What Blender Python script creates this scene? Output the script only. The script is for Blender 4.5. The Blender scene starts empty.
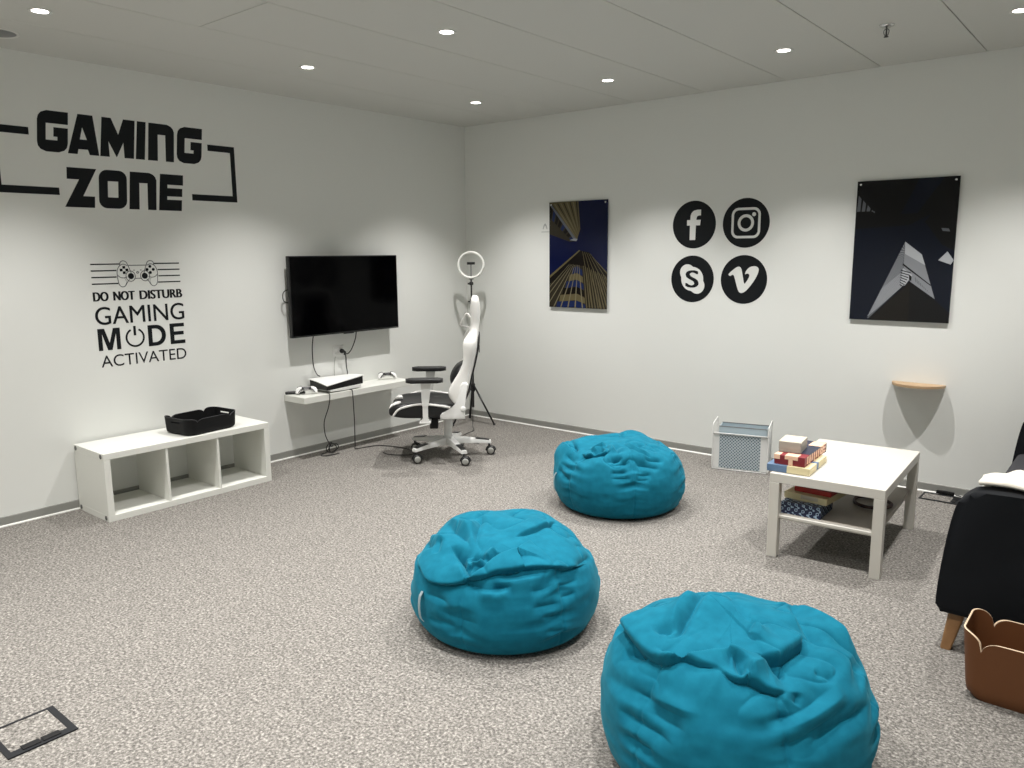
import bpy, bmesh, math, random
from mathutils import Vector, Matrix, noise
R = math.radians
random.seed(7)
SC = bpy.context.scene
COL = SC.collection
H = 2.7275            # ceiling height
RX, RY = 5.5, -6.4    # room extent

# ------------------------------------------------------------------ materials
def mat(name, color, rough=0.5, metal=0.0, spec=0.5, coat=0.0, sheen=0.0, emit=None, bump=None, vary=None):
    m = bpy.data.materials.new(name); m.use_nodes = True
    nt = m.node_tree; b = nt.nodes['Principled BSDF']
    def lin(c):
        return tuple(((x/12.92) if x <= .04045 else ((x+.055)/1.055)**2.4) for x in c) + (1.0,)
    col = lin(color)
    b.inputs['Base Color'].default_value = col
    b.inputs['Roughness'].default_value = rough
    b.inputs['Metallic'].default_value = metal
    b.inputs['Specular IOR Level'].default_value = spec
    b.inputs['Coat Weight'].default_value = coat
    b.inputs['Sheen Weight'].default_value = sheen
    if emit:
        b.inputs['Emission Color'].default_value = lin(emit[0])
        b.inputs['Emission Strength'].default_value = emit[1]
    if bump or vary:
        tc = nt.nodes.new('ShaderNodeTexCoord')
    if bump:
        n = nt.nodes.new('ShaderNodeTexNoise'); n.inputs['Scale'].default_value = bump[0]
        n.inputs['Detail'].default_value = 3
        bp = nt.nodes.new('ShaderNodeBump'); bp.inputs['Strength'].default_value = bump[1]
        bp.inputs['Distance'].default_value = bump[2] if len(bump) > 2 else .002
        nt.links.new(tc.outputs['Object'], n.inputs['Vector'])
        nt.links.new(n.outputs['Fac'], bp.inputs['Height'])
        nt.links.new(bp.outputs['Normal'], b.inputs['Normal'])
    if vary:
        n = nt.nodes.new('ShaderNodeTexNoise'); n.inputs['Scale'].default_value = vary[0]
        n.inputs['Detail'].default_value = 4
        r = nt.nodes.new('ShaderNodeValToRGB')
        r.color_ramp.elements[0].position = .3; r.color_ramp.elements[1].position = .7
        r.color_ramp.elements[0].color = lin(vary[1]); r.color_ramp.elements[1].color = lin(vary[2])
        nt.links.new(tc.outputs['Object'], n.inputs['Vector'])
        nt.links.new(n.outputs['Fac'], r.inputs['Fac'])
        nt.links.new(r.outputs['Color'], b.inputs['Base Color'])
    return m

M = {}
M['wall'] = mat('wall_paint', (.88, .885, .87), .75, spec=.25, bump=(160, .05, .001))
M['ceiling'] = mat('ceiling_panel', (.80, .80, .78), .7, spec=.2)
M['groove'] = mat('groove', (.25, .25, .24), .9)
M['base'] = mat('baseboard_grey', (.56, .56, .54), .5)
M['basewhite'] = mat('baseboard_edge', (.95, .95, .93), .4)
M['white'] = mat('white_foil', (.78, .765, .73), .38, spec=.4)
M['whitefoil'] = mat('bright_white_foil', (.868, .870, .845), .4, spec=.35)
M['shelfshade'] = mat('shaded_white_board', (.60, .575, .54), .5)  # white shelf with the under-table shade painted into its colour
M['white2'] = mat('white_plastic', (.91, .91, .90), .35)
M['vinyl'] = mat('black_vinyl', (.045, .06, .075), .55, spec=.25)
M['vinylwhite'] = mat('cutout_white', (.88, .885, .87), .75, spec=.25)
M['grey_ink'] = mat('grey_ink', (.42, .43, .43), .6, spec=.2)
M['faint_ink'] = mat('faint_grey_ink', (.68, .69, .68), .7, spec=.2)
M['black'] = mat('black_plastic', (.055, .055, .06), .4)
M['blackmat'] = mat('black_matt', (.035, .035, .038), .6, spec=.3)
M['screen'] = mat('tv_screen', (.006, .006, .010), .10, spec=.06)
M['grey'] = mat('grey_plastic', (.5, .5, .5), .45)
M['bolt'] = mat('bolt_grey', (.33, .33, .32), .5)
M['chrome'] = mat('chrome', (.85, .85, .85), .2, metal=1)
M['leather_w'] = mat('white_leather', (.90, .895, .88), .42, bump=(220, .08, .001))
M['leather_b'] = mat('black_leather', (.05, .05, .055), .45, bump=(220, .1, .001))
M['chairmetal'] = mat('white_metal', (.88, .88, .87), .35)
M['wheelgrey'] = mat('wheel_grey', (.62, .62, .6), .4)
M['oak'] = mat('light_wood', (.68, .57, .44), .5, vary=(9, (.65, .54, .41), (.71, .60, .47)))
M['leg_oak'] = mat('oak_leg', (.66, .46, .28), .5, vary=(14, (.56, .41, .26), (.64, .48, .32)))
M['sofa'] = mat('dark_fabric', (.085, .092, .105), .92, spec=.15, sheen=.05, bump=(420, .25, .001))
M['seat'] = mat('charcoal_fabric', (.235, .235, .245), .92, spec=.15, bump=(420, .25, .001))
M['throw'] = mat('cream_fabric', (.90, .87, .82), .95, spec=.1, sheen=.15, bump=(90, .5, .004))
M['tan'] = mat('tan_leather', (.41, .255, .145), .55, spec=.3, bump=(140, .1, .001))
M['tanedge'] = mat('cream_edge', (.88, .78, .66), .7)
M['traywall'] = mat('black_felt', (.045, .047, .052), .7, spec=.25)
M['trayedge'] = mat('dark_grey_edge', (.17, .17, .18), .6)
M['lamp'] = mat('lamp_lens', (1, 1, 1), .4, emit=((1, .985, .95), 14))
M['lampring'] = mat('lamp_ring', (.86, .86, .84), .4)
M['ringlight'] = mat('ring_diffuser', (.93, .93, .91), .4)
M['rackwire'] = mat('white_wire', (.88, .88, .87), .4)
M['folder'] = mat('blue_grey_plate', (.70, .76, .79), .45)
M['cable'] = mat('black_rubber', (.06, .06, .06), .5)
M['cablegrey'] = mat('grey_rubber', (.62, .62, .60), .5)
M['flap'] = mat('dark_grey_metal', (.115, .12, .13), .65, spec=.2)
M['red'] = mat('red_card', (.66, .17, .13), .5)
M['maroon'] = mat('maroon_card', (.48, .13, .16), .5)
M['cream'] = mat('cream_card', (.83, .78, .62), .55)
M['pinkish'] = mat('peach_card', (.89, .73, .62), .55)
M['blueb'] = mat('blue_card', (.36, .46, .58), .5)
M['navy'] = mat('navy_card', (.12, .14, .22), .5)
M['greybox'] = mat('grey_card', (.60, .585, .55), .6)
M['creamlid'] = mat('pale_card', (.74, .70, .63), .6)
M['strap'] = mat('brown_strap', (.22, .13, .12), .6)
M['tagw'] = mat('woven_tag', (.55, .62, .64), .8)

def carpet():
    m = bpy.data.materials.new('carpet'); m.use_nodes = True
    nt = m.node_tree; b = nt.nodes['Principled BSDF']; L = nt.links.new
    tc = nt.nodes.new('ShaderNodeTexCoord')
    n1 = nt.nodes.new('ShaderNodeTexNoise'); n1.inputs['Scale'].default_value = 95; n1.inputs['Detail'].default_value = 3; n1.inputs['Roughness'].default_value = .7
    n2 = nt.nodes.new('ShaderNodeTexVoronoi'); n2.inputs['Scale'].default_value = 130
    n3 = nt.nodes.new('ShaderNodeTexNoise'); n3.inputs['Scale'].default_value = 5; n3.inputs['Detail'].default_value = 2
    for n in (n1, n2, n3): L(tc.outputs['Object'], n.inputs['Vector'])
    r1 = nt.nodes.new('ShaderNodeValToRGB'); e = r1.color_ramp.elements
    e[0].position = .33; e[0].color = (.085, .079, .072, 1); e[1].position = .66; e[1].color = (.335, .318, .292, 1)
    mid = r1.color_ramp.elements.new(.5); mid.color = (.183, .172, .157, 1)
    L(n1.outputs['Fac'], r1.inputs['Fac'])
    sep = nt.nodes.new('ShaderNodeSeparateColor'); L(n2.outputs['Color'], sep.inputs['Color'])
    r2 = nt.nodes.new('ShaderNodeMapRange'); r2.inputs['To Min'].default_value = .72; r2.inputs['To Max'].default_value = 1.28
    L(sep.outputs['Red'], r2.inputs['Value'])
    mx = nt.nodes.new('ShaderNodeMix'); mx.data_type = 'RGBA'; mx.blend_type = 'MULTIPLY'; mx.inputs[0].default_value = 1
    L(r1.outputs['Color'], mx.inputs[6]); L(r2.outputs['Result'], mx.inputs[7])
    L(mx.outputs[2], b.inputs['Base Color'])
    b.inputs['Roughness'].default_value = .95; b.inputs['Specular IOR Level'].default_value = .1
    bp = nt.nodes.new('ShaderNodeBump'); bp.inputs['Strength'].default_value = .5; bp.inputs['Distance'].default_value = .004
    L(n1.outputs['Fac'], bp.inputs['Height']); L(bp.outputs['Normal'], b.inputs['Normal'])
    return m
M['carpet'] = carpet()

def suede():
    m = mat('teal_suede', (.06, .39, .475), .85, spec=.10, sheen=.14, vary=(26, (.048, .372, .462), (.075, .42, .512)))
    b = m.node_tree.nodes['Principled BSDF']
    b.inputs['Sheen Roughness'].default_value = .4
    b.inputs['Sheen Tint'].default_value = (.25, .8, .9, 1)
    return m
M['suede'] = suede()

def dots(name, c1, c2, scale, size):
    """small round perforations / printed dots"""
    m = mat(name, c1, .5); nt = m.node_tree; b = nt.nodes['Principled BSDF']
    tc = nt.nodes.new('ShaderNodeTexCoord'); v = nt.nodes.new('ShaderNodeTexVoronoi')
    v.inputs['Scale'].default_value = scale; v.inputs['Randomness'].default_value = 0
    mp = nt.nodes.new('ShaderNodeMapping'); mp.inputs['Rotation'].default_value = (0, R(45), 0)
    r = nt.nodes.new('ShaderNodeValToRGB'); r.color_ramp.interpolation = 'CONSTANT'
    lin = lambda c: tuple(x**2.2 for x in c) + (1,)
    r.color_ramp.elements[0].color = lin(c2); r.color_ramp.elements[1].color = lin(c1); r.color_ramp.elements[1].position = size
    nt.links.new(tc.outputs['Object'], mp.inputs['Vector']); nt.links.new(mp.outputs['Vector'], v.inputs['Vector'])
    nt.links.new(v.outputs['Distance'], r.inputs['Fac']); nt.links.new(r.outputs['Color'], b.inputs['Base Color'])
    return m
M['perf'] = dots('perforated_plate', (.72, .76, .78), (.33, .40, .44), 62, .40)

def weave(name, c1, c2, scale):
    m = mat(name, c1, .5); nt = m.node_tree; b = nt.nodes['Principled BSDF']
    tc = nt.nodes.new('ShaderNodeTexCoord')
    mp = nt.nodes.new('ShaderNodeMapping'); mp.inputs['Rotation'].default_value = (R(35), R(35), R(45)); mp.inputs['Scale'].default_value = (scale,)*3
    v = nt.nodes.new('ShaderNodeTexVoronoi'); v.inputs['Scale'].default_value = 1; v.inputs['Randomness'].default_value = .15; v.distance = 'MANHATTAN'
    r = nt.nodes.new('ShaderNodeValToRGB'); r.color_ramp.interpolation = 'CONSTANT'
    lin = lambda c: tuple(x**2.2 for x in c) + (1,)
    r.color_ramp.elements[0].color = lin(c2); r.color_ramp.elements[1].color = lin(c1); r.color_ramp.elements[1].position = .35
    e = r.color_ramp.elements.new(.62); e.color = lin(c2)
    nt.links.new(tc.outputs['Object'], mp.inputs['Vector']); nt.links.new(mp.outputs['Vector'], v.inputs['Vector'])
    nt.links.new(v.outputs['Distance'], r.inputs['Fac']); nt.links.new(r.outputs['Color'], b.inputs['Base Color'])
    return m
M['bluepat'] = weave('blue_white_pattern', (.60, .68, .76), (.075, .12, .24), 48)

# ------------------------------------------------------------------ object helpers
def tag(o, label=None, cat=None, group=None, kind=None):
    if label: o['label'] = label
    if cat: o['category'] = cat
    if group: o['group'] = group
    if kind: o['kind'] = kind
    return o
def thing(name, label, cat, loc=(0, 0, 0), rz=0, group=None):
    o = bpy.data.objects.new(name, None); COL.objects.link(o)
    o.location = loc; o.rotation_euler = (0, 0, R(rz)); o.empty_display_size = .1
    return tag(o, label, cat, group)
def obj(name, bm, mats, parent=None, smooth=False, label=None, recalc=True):
    if recalc: bmesh.ops.recalc_face_normals(bm, faces=bm.faces[:])
    me = bpy.data.meshes.new(name); bm.to_mesh(me); bm.free()
    for m in (mats if isinstance(mats, (list, tuple)) else [mats]): me.materials.append(m)
    if smooth:
        me.polygons.foreach_set('use_smooth', [True]*len(me.polygons))
    o = bpy.data.objects.new(name, me); COL.objects.link(o)
    if parent: o.parent = parent
    if label: o['label'] = label
    return o
def subd(o, n=2):
    s = o.modifiers.new('s', 'SUBSURF'); s.levels = n; s.render_levels = n
    return o
def smooth_angle(o, a=35):
    me = o.data
    me.polygons.foreach_set('use_smooth', [True]*len(me.polygons))
    me.set_sharp_from_angle(angle=R(a))
    return o
def struct(name, bm, m):
    return tag(obj(name, bm, m), kind='structure')
def nb(): return bmesh.new()
def box(bm, x0, x1, y0, y1, z0, z1, bev=0, seg=2, mi=0, mtx=None):
    r = bmesh.ops.create_cube(bm, size=1)
    vs = r['verts']
    for v in vs:
        v.co = Vector((x0+(x1-x0)*(v.co.x+.5), y0+(y1-y0)*(v.co.y+.5), z0+(z1-z0)*(v.co.z+.5)))
    fs = list({f for v in vs for f in v.link_faces})
    if bev:
        es = list({e for v in vs for e in v.link_edges})
        rr = bmesh.ops.bevel(bm, geom=es, offset=bev, segments=seg, profile=.5, affect='EDGES')
        vs = rr['verts']; fs = list({f for v in vs for f in v.link_faces})
        vs = list({v for f in fs for v in f.verts})
    for f in fs: f.material_index = mi
    if mtx: bmesh.ops.transform(bm, matrix=mtx, verts=vs)
    return vs
def prism(bm, poly, fr, depth, mi=0, bev=0, seg=2):
    """poly: 2-D outline; fr(u, v, d) -> 3-D point; extruded from d=0 to d=depth"""
    a = [bm.verts.new(fr(u, v, 0)) for u, v in poly]
    b = [bm.verts.new(fr(u, v, depth)) for u, v in poly]
    n = len(poly); fs = []
    fs.append(bm.faces.new(a[::-1])); fs.append(bm.faces.new(b))
    for i in range(n):
        fs.append(bm.faces.new((a[i], a[(i+1) % n], b[(i+1) % n], b[i])))
    for f in fs: f.material_index = mi
    if bev:
        es = list({e for f in fs[:2] for e in f.edges})
        bmesh.ops.bevel(bm, geom=es, offset=bev, segments=seg, profile=.5, affect='EDGES')
def ring_prism(bm, outer, inner, fr, depth, mi=0):
    """flat band between two outlines with the same number of points"""
    n = len(outer)
    ao = [bm.verts.new(fr(u, v, 0)) for u, v in outer]; bo = [bm.verts.new(fr(u, v, depth)) for u, v in outer]
    ai = [bm.verts.new(fr(u, v, 0)) for u, v in inner]; bi = [bm.verts.new(fr(u, v, depth)) for u, v in inner]
    for i in range(n):
        j = (i+1) % n
        for q in ((ao[i], ao[j], bo[j], bo[i]), (ai[j], ai[i], bi[i], bi[j]), (bo[i], bo[j], bi[j], bi[i]), (ao[j], ao[i], ai[i], ai[j])):
            f = bm.faces.new(q); f.material_index = mi
def lathe(bm, prof, n=32, mtx=None, mi=0, cap=True):
    """prof: (radius, z) list, spun about z"""
    rings = []
    for r, z in prof:
        if r < 1e-6: rings.append([bm.verts.new((0, 0, z))])
        else: rings.append([bm.verts.new((r*math.cos(2*math.pi*i/n), r*math.sin(2*math.pi*i/n), z)) for i in range(n)])
    fs = []
    for a, b in zip(rings, rings[1:]):
        for i in range(n):
            j = (i+1) % n
            if len(a) == 1 and len(b) == 1: continue
            if len(a) == 1: fs.append(bm.faces.new((a[0], b[j], b[i])))
            elif len(b) == 1: fs.append(bm.faces.new((a[i], a[j], b[0])))
            else: fs.append(bm.faces.new((a[i], a[j], b[j], b[i])))
    if cap:
        for rg in (rings[0], rings[-1]):
            if len(rg) > 1: fs.append(bm.faces.new(rg))
    for f in fs: f.material_index = mi
    vs = [v for rg in rings for v in rg]
    if mtx: bmesh.ops.transform(bm, matrix=mtx, verts=vs)
    return vs
def spline(pts, n=8, closed=False):
    P = [Vector(p) for p in pts]; out = []; m = len(P)
    rng = range(m if closed else m-1)
    for i in rng:
        p0 = P[(i-1) % m] if closed or i > 0 else P[0]*2-P[1]
        p1 = P[i]; p2 = P[(i+1) % m]
        p3 = P[(i+2) % m] if closed or i+2 < m else p2*2-p1
        for k in range(n):
            t = k/n
            out.append(.5*((2*p1)+(p2-p0)*t+(2*p0-5*p1+4*p2-p3)*t*t+(3*p1-p0-3*p2+p3)*t**3))
    if not closed: out.append(P[-1])
    return out
def tube(bm, pts, r, n=8, closed=False, mi=0, flat=1.0):
    P = [Vector(p) for p in pts]; m = len(P)
    rs = r if isinstance(r, (list, tuple)) else [r]*m
    up = None; rings = []
    for i in range(m):
        if closed: t = P[(i+1) % m]-P[i-1]
        else: t = P[min(i+1, m-1)]-P[max(i-1, 0)]
        t.normalize()
        if up is None:
            up = Vector((0, 0, 1)) if abs(t.z) < .9 else Vector((1, 0, 0))
        up = (up-t*up.dot(t)); up.normalize()
        s = t.cross(up)
        rings.append([bm.verts.new(P[i]+(s*math.cos(a)*flat+up*math.sin(a))*rs[i]) for a in [2*math.pi*k/n for k in range(n)]])
    for i in range(m if closed else m-1):
        a, b = rings[i], rings[(i+1) % m]
        for k in range(n):
            f = bm.faces.new((a[k], a[(k+1) % n], b[(k+1) % n], b[k])); f.material_index = mi
    if not closed:
        for rg in (rings[0][::-1], rings[-1]):
            f = bm.faces.new(rg); f.material_index = mi
def loft(bm, rings, cap=True, mi=0):
    V = [[bm.verts.new(p) for p in r] for r in rings]; n = len(V[0])
    for a, b in zip(V, V[1:]):
        for k in range(n):
            f = bm.faces.new((a[k], a[(k+1) % n], b[(k+1) % n], b[k])); f.material_index = mi
    if cap:
        bm.faces.new(V[0][::-1]).material_index = mi; bm.faces.new(V[-1]).material_index = mi
def cyl(bm, p0, p1, r0, r1=None, n=20, mi=0):
    tube(bm, [p0, p1], [r0, r0 if r1 is None else r1], n=n, mi=mi)
def rrect(x0, x1, y0, y1, r, n=6):
    out = []
    for cx, cy, a0 in ((x1-r, y1-r, 0), (x0+r, y1-r, 90), (x0+r, y0+r, 180), (x1-r, y0+r, 270)):
        for k in range(n+1):
            a = R(a0+90*k/n); out.append((cx+r*math.cos(a), cy+r*math.sin(a)))
    return out
def circ(cx, cy, r, n=40, rx=None):
    return [(cx+(rx or r)*math.cos(2*math.pi*k/n), cy+r*math.sin(2*math.pi*k/n)) for k in range(n)]
LEFT = lambda base=0.0: (lambda u, v, d: (base+d, u, v))      # on the left wall: u = y, v = z
BACK = lambda base=0.0: (lambda u, v, d: (u, -base-d, v))     # on the back wall: u = x, v = z
DEC = .0012                                                   # thickness of a vinyl sticker

def text_bm(s, u0, u1, v0, v1, fr, depth, weight=0.0, base=0.0):
    c = bpy.data.curves.new('t', 'FONT'); c.body = s; c.size = 1; c.offset = min(weight, 0); c.resolution_u = 5
    o = bpy.data.objects.new('t', c); COL.objects.link(o)
    dg = bpy.context.evaluated_depsgraph_get(); dg.update()
    me = bpy.data.meshes.new_from_object(o.evaluated_get(dg))
    bm = bmesh.new(); bm.from_mesh(me)
    bpy.data.objects.remove(o); bpy.data.curves.remove(c); bpy.data.meshes.remove(me)
    xs = [v.co.x for v in bm.verts]; ys = [v.co.y for v in bm.verts]
    ax, bx, ay, by = min(xs), max(xs), min(ys), max(ys)
    r = bmesh.ops.extrude_face_region(bm, geom=bm.faces[:])
    top = {v for v in r['geom'] if isinstance(v, bmesh.types.BMVert)}
    for v in bm.verts:
        u = u0+(u1-u0)*(v.co.x-ax)/(bx-ax); w = v0+(v1-v0)*(v.co.y-ay)/(by-ay)
        v.co = Vector(fr(u, w, depth if v in top else base))
    if weight > 0:                              # bolder strokes: copies set a hair to each side
        src = bm.verts[:]+bm.edges[:]+bm.faces[:]
        k = Vector(fr(1, 0, 0))-Vector(fr(0, 0, 0))
        nrm = Vector(fr(0, 0, 1))-Vector(fr(0, 0, 0))
        for n_, q in enumerate((-1, 1, -.5, .5)):
            d = bmesh.ops.duplicate(bm, geom=src)
            bmesh.ops.translate(bm, vec=k*weight*q+nrm*(.00012*(n_+1)), verts=[g for g in d['geom'] if isinstance(g, bmesh.types.BMVert)])
    return bm

# ------------------------------------------------------------------ room shell
bm = nb(); box(bm, -.15, RX+.15, RY-.15, .15, -.1, 0); struct('floor', bm, M['carpet'])
bm = nb(); box(bm, -.15, 0, RY-.15, .15, 0, H+.1); struct('wall_left', bm, M['wall'])
bm = nb(); box(bm, 0, RX, 0, .15, 0, H+.1); struct('wall_back', bm, M['wall'])
bm = nb(); box(bm, RX, RX+.15, RY-.15, .15, 0, H+.1); struct('wall_right', bm, M['wall'])
bm = nb(); box(bm, 0, RX, RY-.15, RY, 0, H+.1); struct('wall_front', bm, M['wall'])
bm = nb()
edges = [0.0, .62, 1.22, 1.82, 2.42, 3.02, 3.63, 4.22, 4.82, RX]
g = .0025
for i, (a, b) in enumerate(zip(edges, edges[1:])):
    cuts = [0, RY]
    if i % 2 == 0: cuts = [0, -3.30 if i == 2 else -5.2, RY]
    for y1, y0 in zip(cuts, cuts[1:]):
        box(bm, a+(g if a > 0 else 0), b-(g if b < RX else 0), y0+(g if y0 > RY else 0), y1-(g if y1 < 0 else .004), H, H+.02, bev=.0015, seg=1)
box(bm, 0, RX, RY, 0, H+.02, H+.1, mi=1)
struct('ceiling', bm, [M['ceiling'], M['groove']])
def baseboard(name, fr, u0, u1):
    bm = nb()
    prism(bm, [(.0, .010), (.012, .010), (.012, .057), (.010, .060), (0, .060)], lambda d, v, t: fr(u0+t, v, d), u1-u0)
    prism(bm, [(0, 0), (.018, 0), (.018, .006), (.014, .0105), (0, .0105)], lambda d, v, t: fr(u0+t, v, d), u1-u0, mi=1)
    return struct(name, bm, [M['base'], M['basewhite']])
baseboard('baseboard_left', LEFT(), RY, 0)
baseboard('baseboard_back', BACK(), .018, RX)

# ------------------------------------------------------------------ wall lettering, left wall
sign = thing('wall_lettering', 'big black GAMING ZONE lettering with angular bracket lines high on the left wall', 'wall decal', (0, -3.1, 2.15))
def dec(name, bm, parent, m='vinyl'):
    o = obj(name, bm, M[m], parent); o.matrix_parent_inverse = Matrix.Translation(-parent.location)
    return o
def glyph(polys, parent=sign, name='letter'):
    bm = nb()
    for p in polys: prism(bm, p, LEFT(), DEC)
    return dec(name, bm, parent)
T, B = 2.420, 2.184
def letter_G(x, w):   # x = left edge
    a, b = x, x+w
    top = [(b, T), (a+.05, T), (a+.02, T-.012), (a+.005, T-.03), (a, T-.055), (a, B+.055), (a+.005, B+.03), (a+.02, B+.012), (a+.05, B),
           (b-.05, B), (b-.02, B+.012), (b-.005, B+.03), (b, B+.055), (b, T-.093), (b-.080, T-.093), (b-.080, T-.147), (b-.058, T-.147), (b-.058, T-.168), (b-.122, T-.168), (b-.122, T-.072), (b, T-.072)]
    return glyph([[(u+(v-T)*.095, v) for u, v in top]])
letter_G(-3.655, .169)
# A: outline with a bridged counter
def letter_A():
    hole = [(-3.4125, T-.076), (-3.391, T-.148), (-3.432, T-.148)]
    outer = [(-3.432, T), (-3.346, T), (-3.326, B), (-3.382, B), (-3.390, B+.030), (-3.445, B+.030), (-3.453, B), (-3.508, B)]
    left = [outer[0], (-3.4125, T), hole[0], hole[2], outer[5], outer[6], outer[7]]
    right = [(-3.4125, T), outer[1], outer[2], outer[3], outer[4], outer[5], hole[2], hole[1], hole[0]]
    return glyph([left, right])
letter_A()
glyph([[(-3.292, T), (-3.237, T), (-3.199, T-.097), (-3.161, T), (-3.088, T), (-3.112, B), (-3.171, B), (-3.171, B+.094), (-3.2195, B), (-3.263, B+.094), (-3.263, B), (-3.320, B)]])
glyph([[(-3.073, T), (-3.017, T), (-3.042, B), (-3.100, B)]])
def letter_n(x0, x1, t, b, leg, hole_t):
    r = .045
    return glyph([[(x0, t), (x1-r, t), (x1-.02, t-.010), (x1-.006, t-.025), (x1, t-r), (x1-.015, b), (x1-.015-leg, b), (x1-.006-leg, hole_t), (x0+leg, hole_t), (x0+leg-.012, b), (x0-.022, b)]])
letter_n(-2.999, -2.832, T, B, .055, T-.069)
letter_G(-2.806, .176)
T2, B2 = 2.103, 1.868
glyph([[(-3.524, T2), (-3.352, T2), (-3.443, B2+.068), (-3.374, B2+.068), (-3.380, B2), (-3.553, B2), (-3.459, T2-.069), (-3.529, T2-.069)]])
bm = nb()
sl = lambda P: [(u+(v-T2)*.07, v) for u, v in P]
ring_prism(bm, sl(rrect(-3.338, -3.166, B2, T2, .05, 5)), sl(rrect(-3.284, -3.220, B2+.068, T2-.068, .002, 5)), LEFT(), DEC); dec('letter', bm, sign)
letter_n(-3.146, -2.977, T2, B2, .055, T2-.067)
xl = -2.956
glyph([[(xl+.007, T2), (-2.791, T2), (-2.796, T2-.067), (xl+.052, T2-.067), (xl+.050, T2-.089), (-2.803, T2-.089), (-2.808, T2-.142), (xl+.045, T2-.142), (xl+.043, T2-.164), (-2.811, T2-.164), (-2.818, B2), (xl-.018, B2)]])
glyph([[(-2.599, 2.322), (-2.397, 2.322), (-2.397, 1.942), (-2.736, 1.942), (-2.736, 1.984), (-2.431, 1.984), (-2.431, 2.280), (-2.599, 2.280)]], name='bracket_line')
glyph([[(-3.712, 2.312), (-3.915, 2.312), (-3.915, 1.936), (-3.577, 1.936), (-3.577, 1.979), (-3.881, 1.979), (-3.881, 2.270), (-3.712, 2.270)]], name='bracket_line')

dnd = thing('wall_lettering', 'smaller black DO NOT DISTURB lettering with a game controller drawing above the cube unit', 'wall decal', (0, -3.15, 1.2))
def word(s, u0, u1, v0, v1, wt):
    return dec('lettering', text_bm(s, u0, u1, v0, v1, LEFT(), DEC, wt), dnd)
word('DO', -3.440, -3.352, 1.292, 1.350, .0038)
word('NOT', -3.316, -3.185, 1.292, 1.350, .0038)
word('DISTURB', -3.148, -2.864, 1.292, 1.350, .0036)
word('GAMING', -3.441, -2.858, 1.143, 1.256, .0010)
def bold(polys):
    bm = nb()
    for p in polys: prism(bm, p, LEFT(), DEC)
    return dec('lettering', bm, dnd)
mb, mt = .980, 1.119
bold([[(-3.437, mt), (-3.395, mt), (-3.3675, mb+.046), (-3.340, mt), (-3.298, mt), (-3.298, mb), (-3.324, mb), (-3.324, mt-.034), (-3.354, mb), (-3.381, mb), (-3.411, mt-.034), (-3.411, mb), (-3.437, mb)]])
bm = nb()
def dee(x0, x1, z0, z1, r, n=10):
    return [(x0, z1)]+[(x1-r+r*math.sin(R(90*k/n)), z1-r+r*math.cos(R(90*k/n))) for k in range(n+1)]+[(x1-r+r*math.cos(R(90*k/n)), z0+r-r*math.sin(R(90*k/n))) for k in range(n+1)]+[(x0, z0)]
ring_prism(bm, dee(-3.117, -2.997, mb, mt, .066), dee(-3.089, -3.025, mb+.024, mt-.024, .044), LEFT(), DEC); dec('lettering', bm, dnd)
bold([[(-2.967, mt), (-2.865, mt), (-2.865, mt-.024), (-2.939, mt-.024), (-2.939, mt-.055), (-2.871, mt-.055), (-2.871, mt-.079), (-2.939, mt-.079), (-2.939, mb+.024), (-2.863, mb+.024), (-2.863, mb), (-2.967, mb)]])
word('ACTIVATED', -3.430, -2.863, .873, .948, -.001)
bm = nb()
cx, cy, ro, ri = -3.203, 1.047, .0625, .0505
arc = [R(90+27+306*k/48) for k in range(49)]
out = [(cx+ro*math.cos(a), cy+ro*math.sin(a)) for a in arc]; inn = [(cx+ri*math.cos(a), cy+ri*math.sin(a)) for a in arc]
for k in range(48):
    prism(bm, [out[k], out[k+1], inn[k+1], inn[k]], LEFT(), DEC)
prism(bm, [(cx-.008, 1.122), (cx+.008, 1.122), (cx+.008, 1.060), (cx-.008, 1.060)], LEFT(), DEC)
dec('power_symbol', bm, dnd)
for i, v in enumerate((1.5225, 1.482, 1.441, 1.400)):
    bm = nb(); a = (-3.262, -3.285, -3.288, -3.280)[i]
    prism(bm, [(-3.442, v-.0038), (a, v-.0038), (a, v+.0038), (-3.442, v+.0038)], LEFT(), DEC); dec('stripe', bm, dnd)
    bm = nb(); a = (-3.040, -3.017, -3.014, -3.020)[i]
    prism(bm, [(a, v-.0038), (-2.866, v-.0038), (-2.866, v+.0038), (a, v+.0038)], LEFT(), DEC); dec('stripe', bm, dnd)
# the line-drawn controller
bm = nb()
def wire(pts, r=.0024, closed=False, n=6):
    P = spline([(0.0006, u, v) for u, v in pts], n, closed)
    tube(bm, P, r, 4, closed)
mc = -3.151
def both(pts, closed=False, r=.0024):
    wire(pts, r, closed); wire([(2*mc-u, v) for u, v in pts], r, closed)
both([(-3.215, 1.512), (-3.240, 1.521), (-3.266, 1.508), (-3.281, 1.476), (-3.281, 1.430), (-3.274, 1.392), (-3.255, 1.377), (-3.236, 1.384), (-3.220, 1.408), (-3.207, 1.424)])
both([(-3.262, 1.511), (-3.258, 1.532), (-3.241, 1.542), (-3.222, 1.536), (-3.211, 1.515), (-3.198, 1.480), (-3.192, 1.462)])
both([(-3.281, 1.452), (-3.262, 1.437), (-3.240, 1.434), (-3.220, 1.440)])
both([(-3.236, 1.384), (-3.228, 1.412), (-3.240, 1.436)], r=.0012)
both([(mc-.047+.030*math.cos(t), 1.444+.033*math.sin(t)) for t in [2*math.pi*k/10 for k in range(10)]], True)
wire([(-3.209, 1.513), (-3.151, 1.513), (-3.093, 1.513)]); wire([(-3.176, 1.428), (-3.151, 1.429), (-3.126, 1.428)])
wire([(-3.158, 1.467), (-3.151, 1.473), (-3.144, 1.467), (-3.151, 1.461)], closed=True)
dec('controller_outline', bm, dnd, 'grey_ink')
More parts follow.
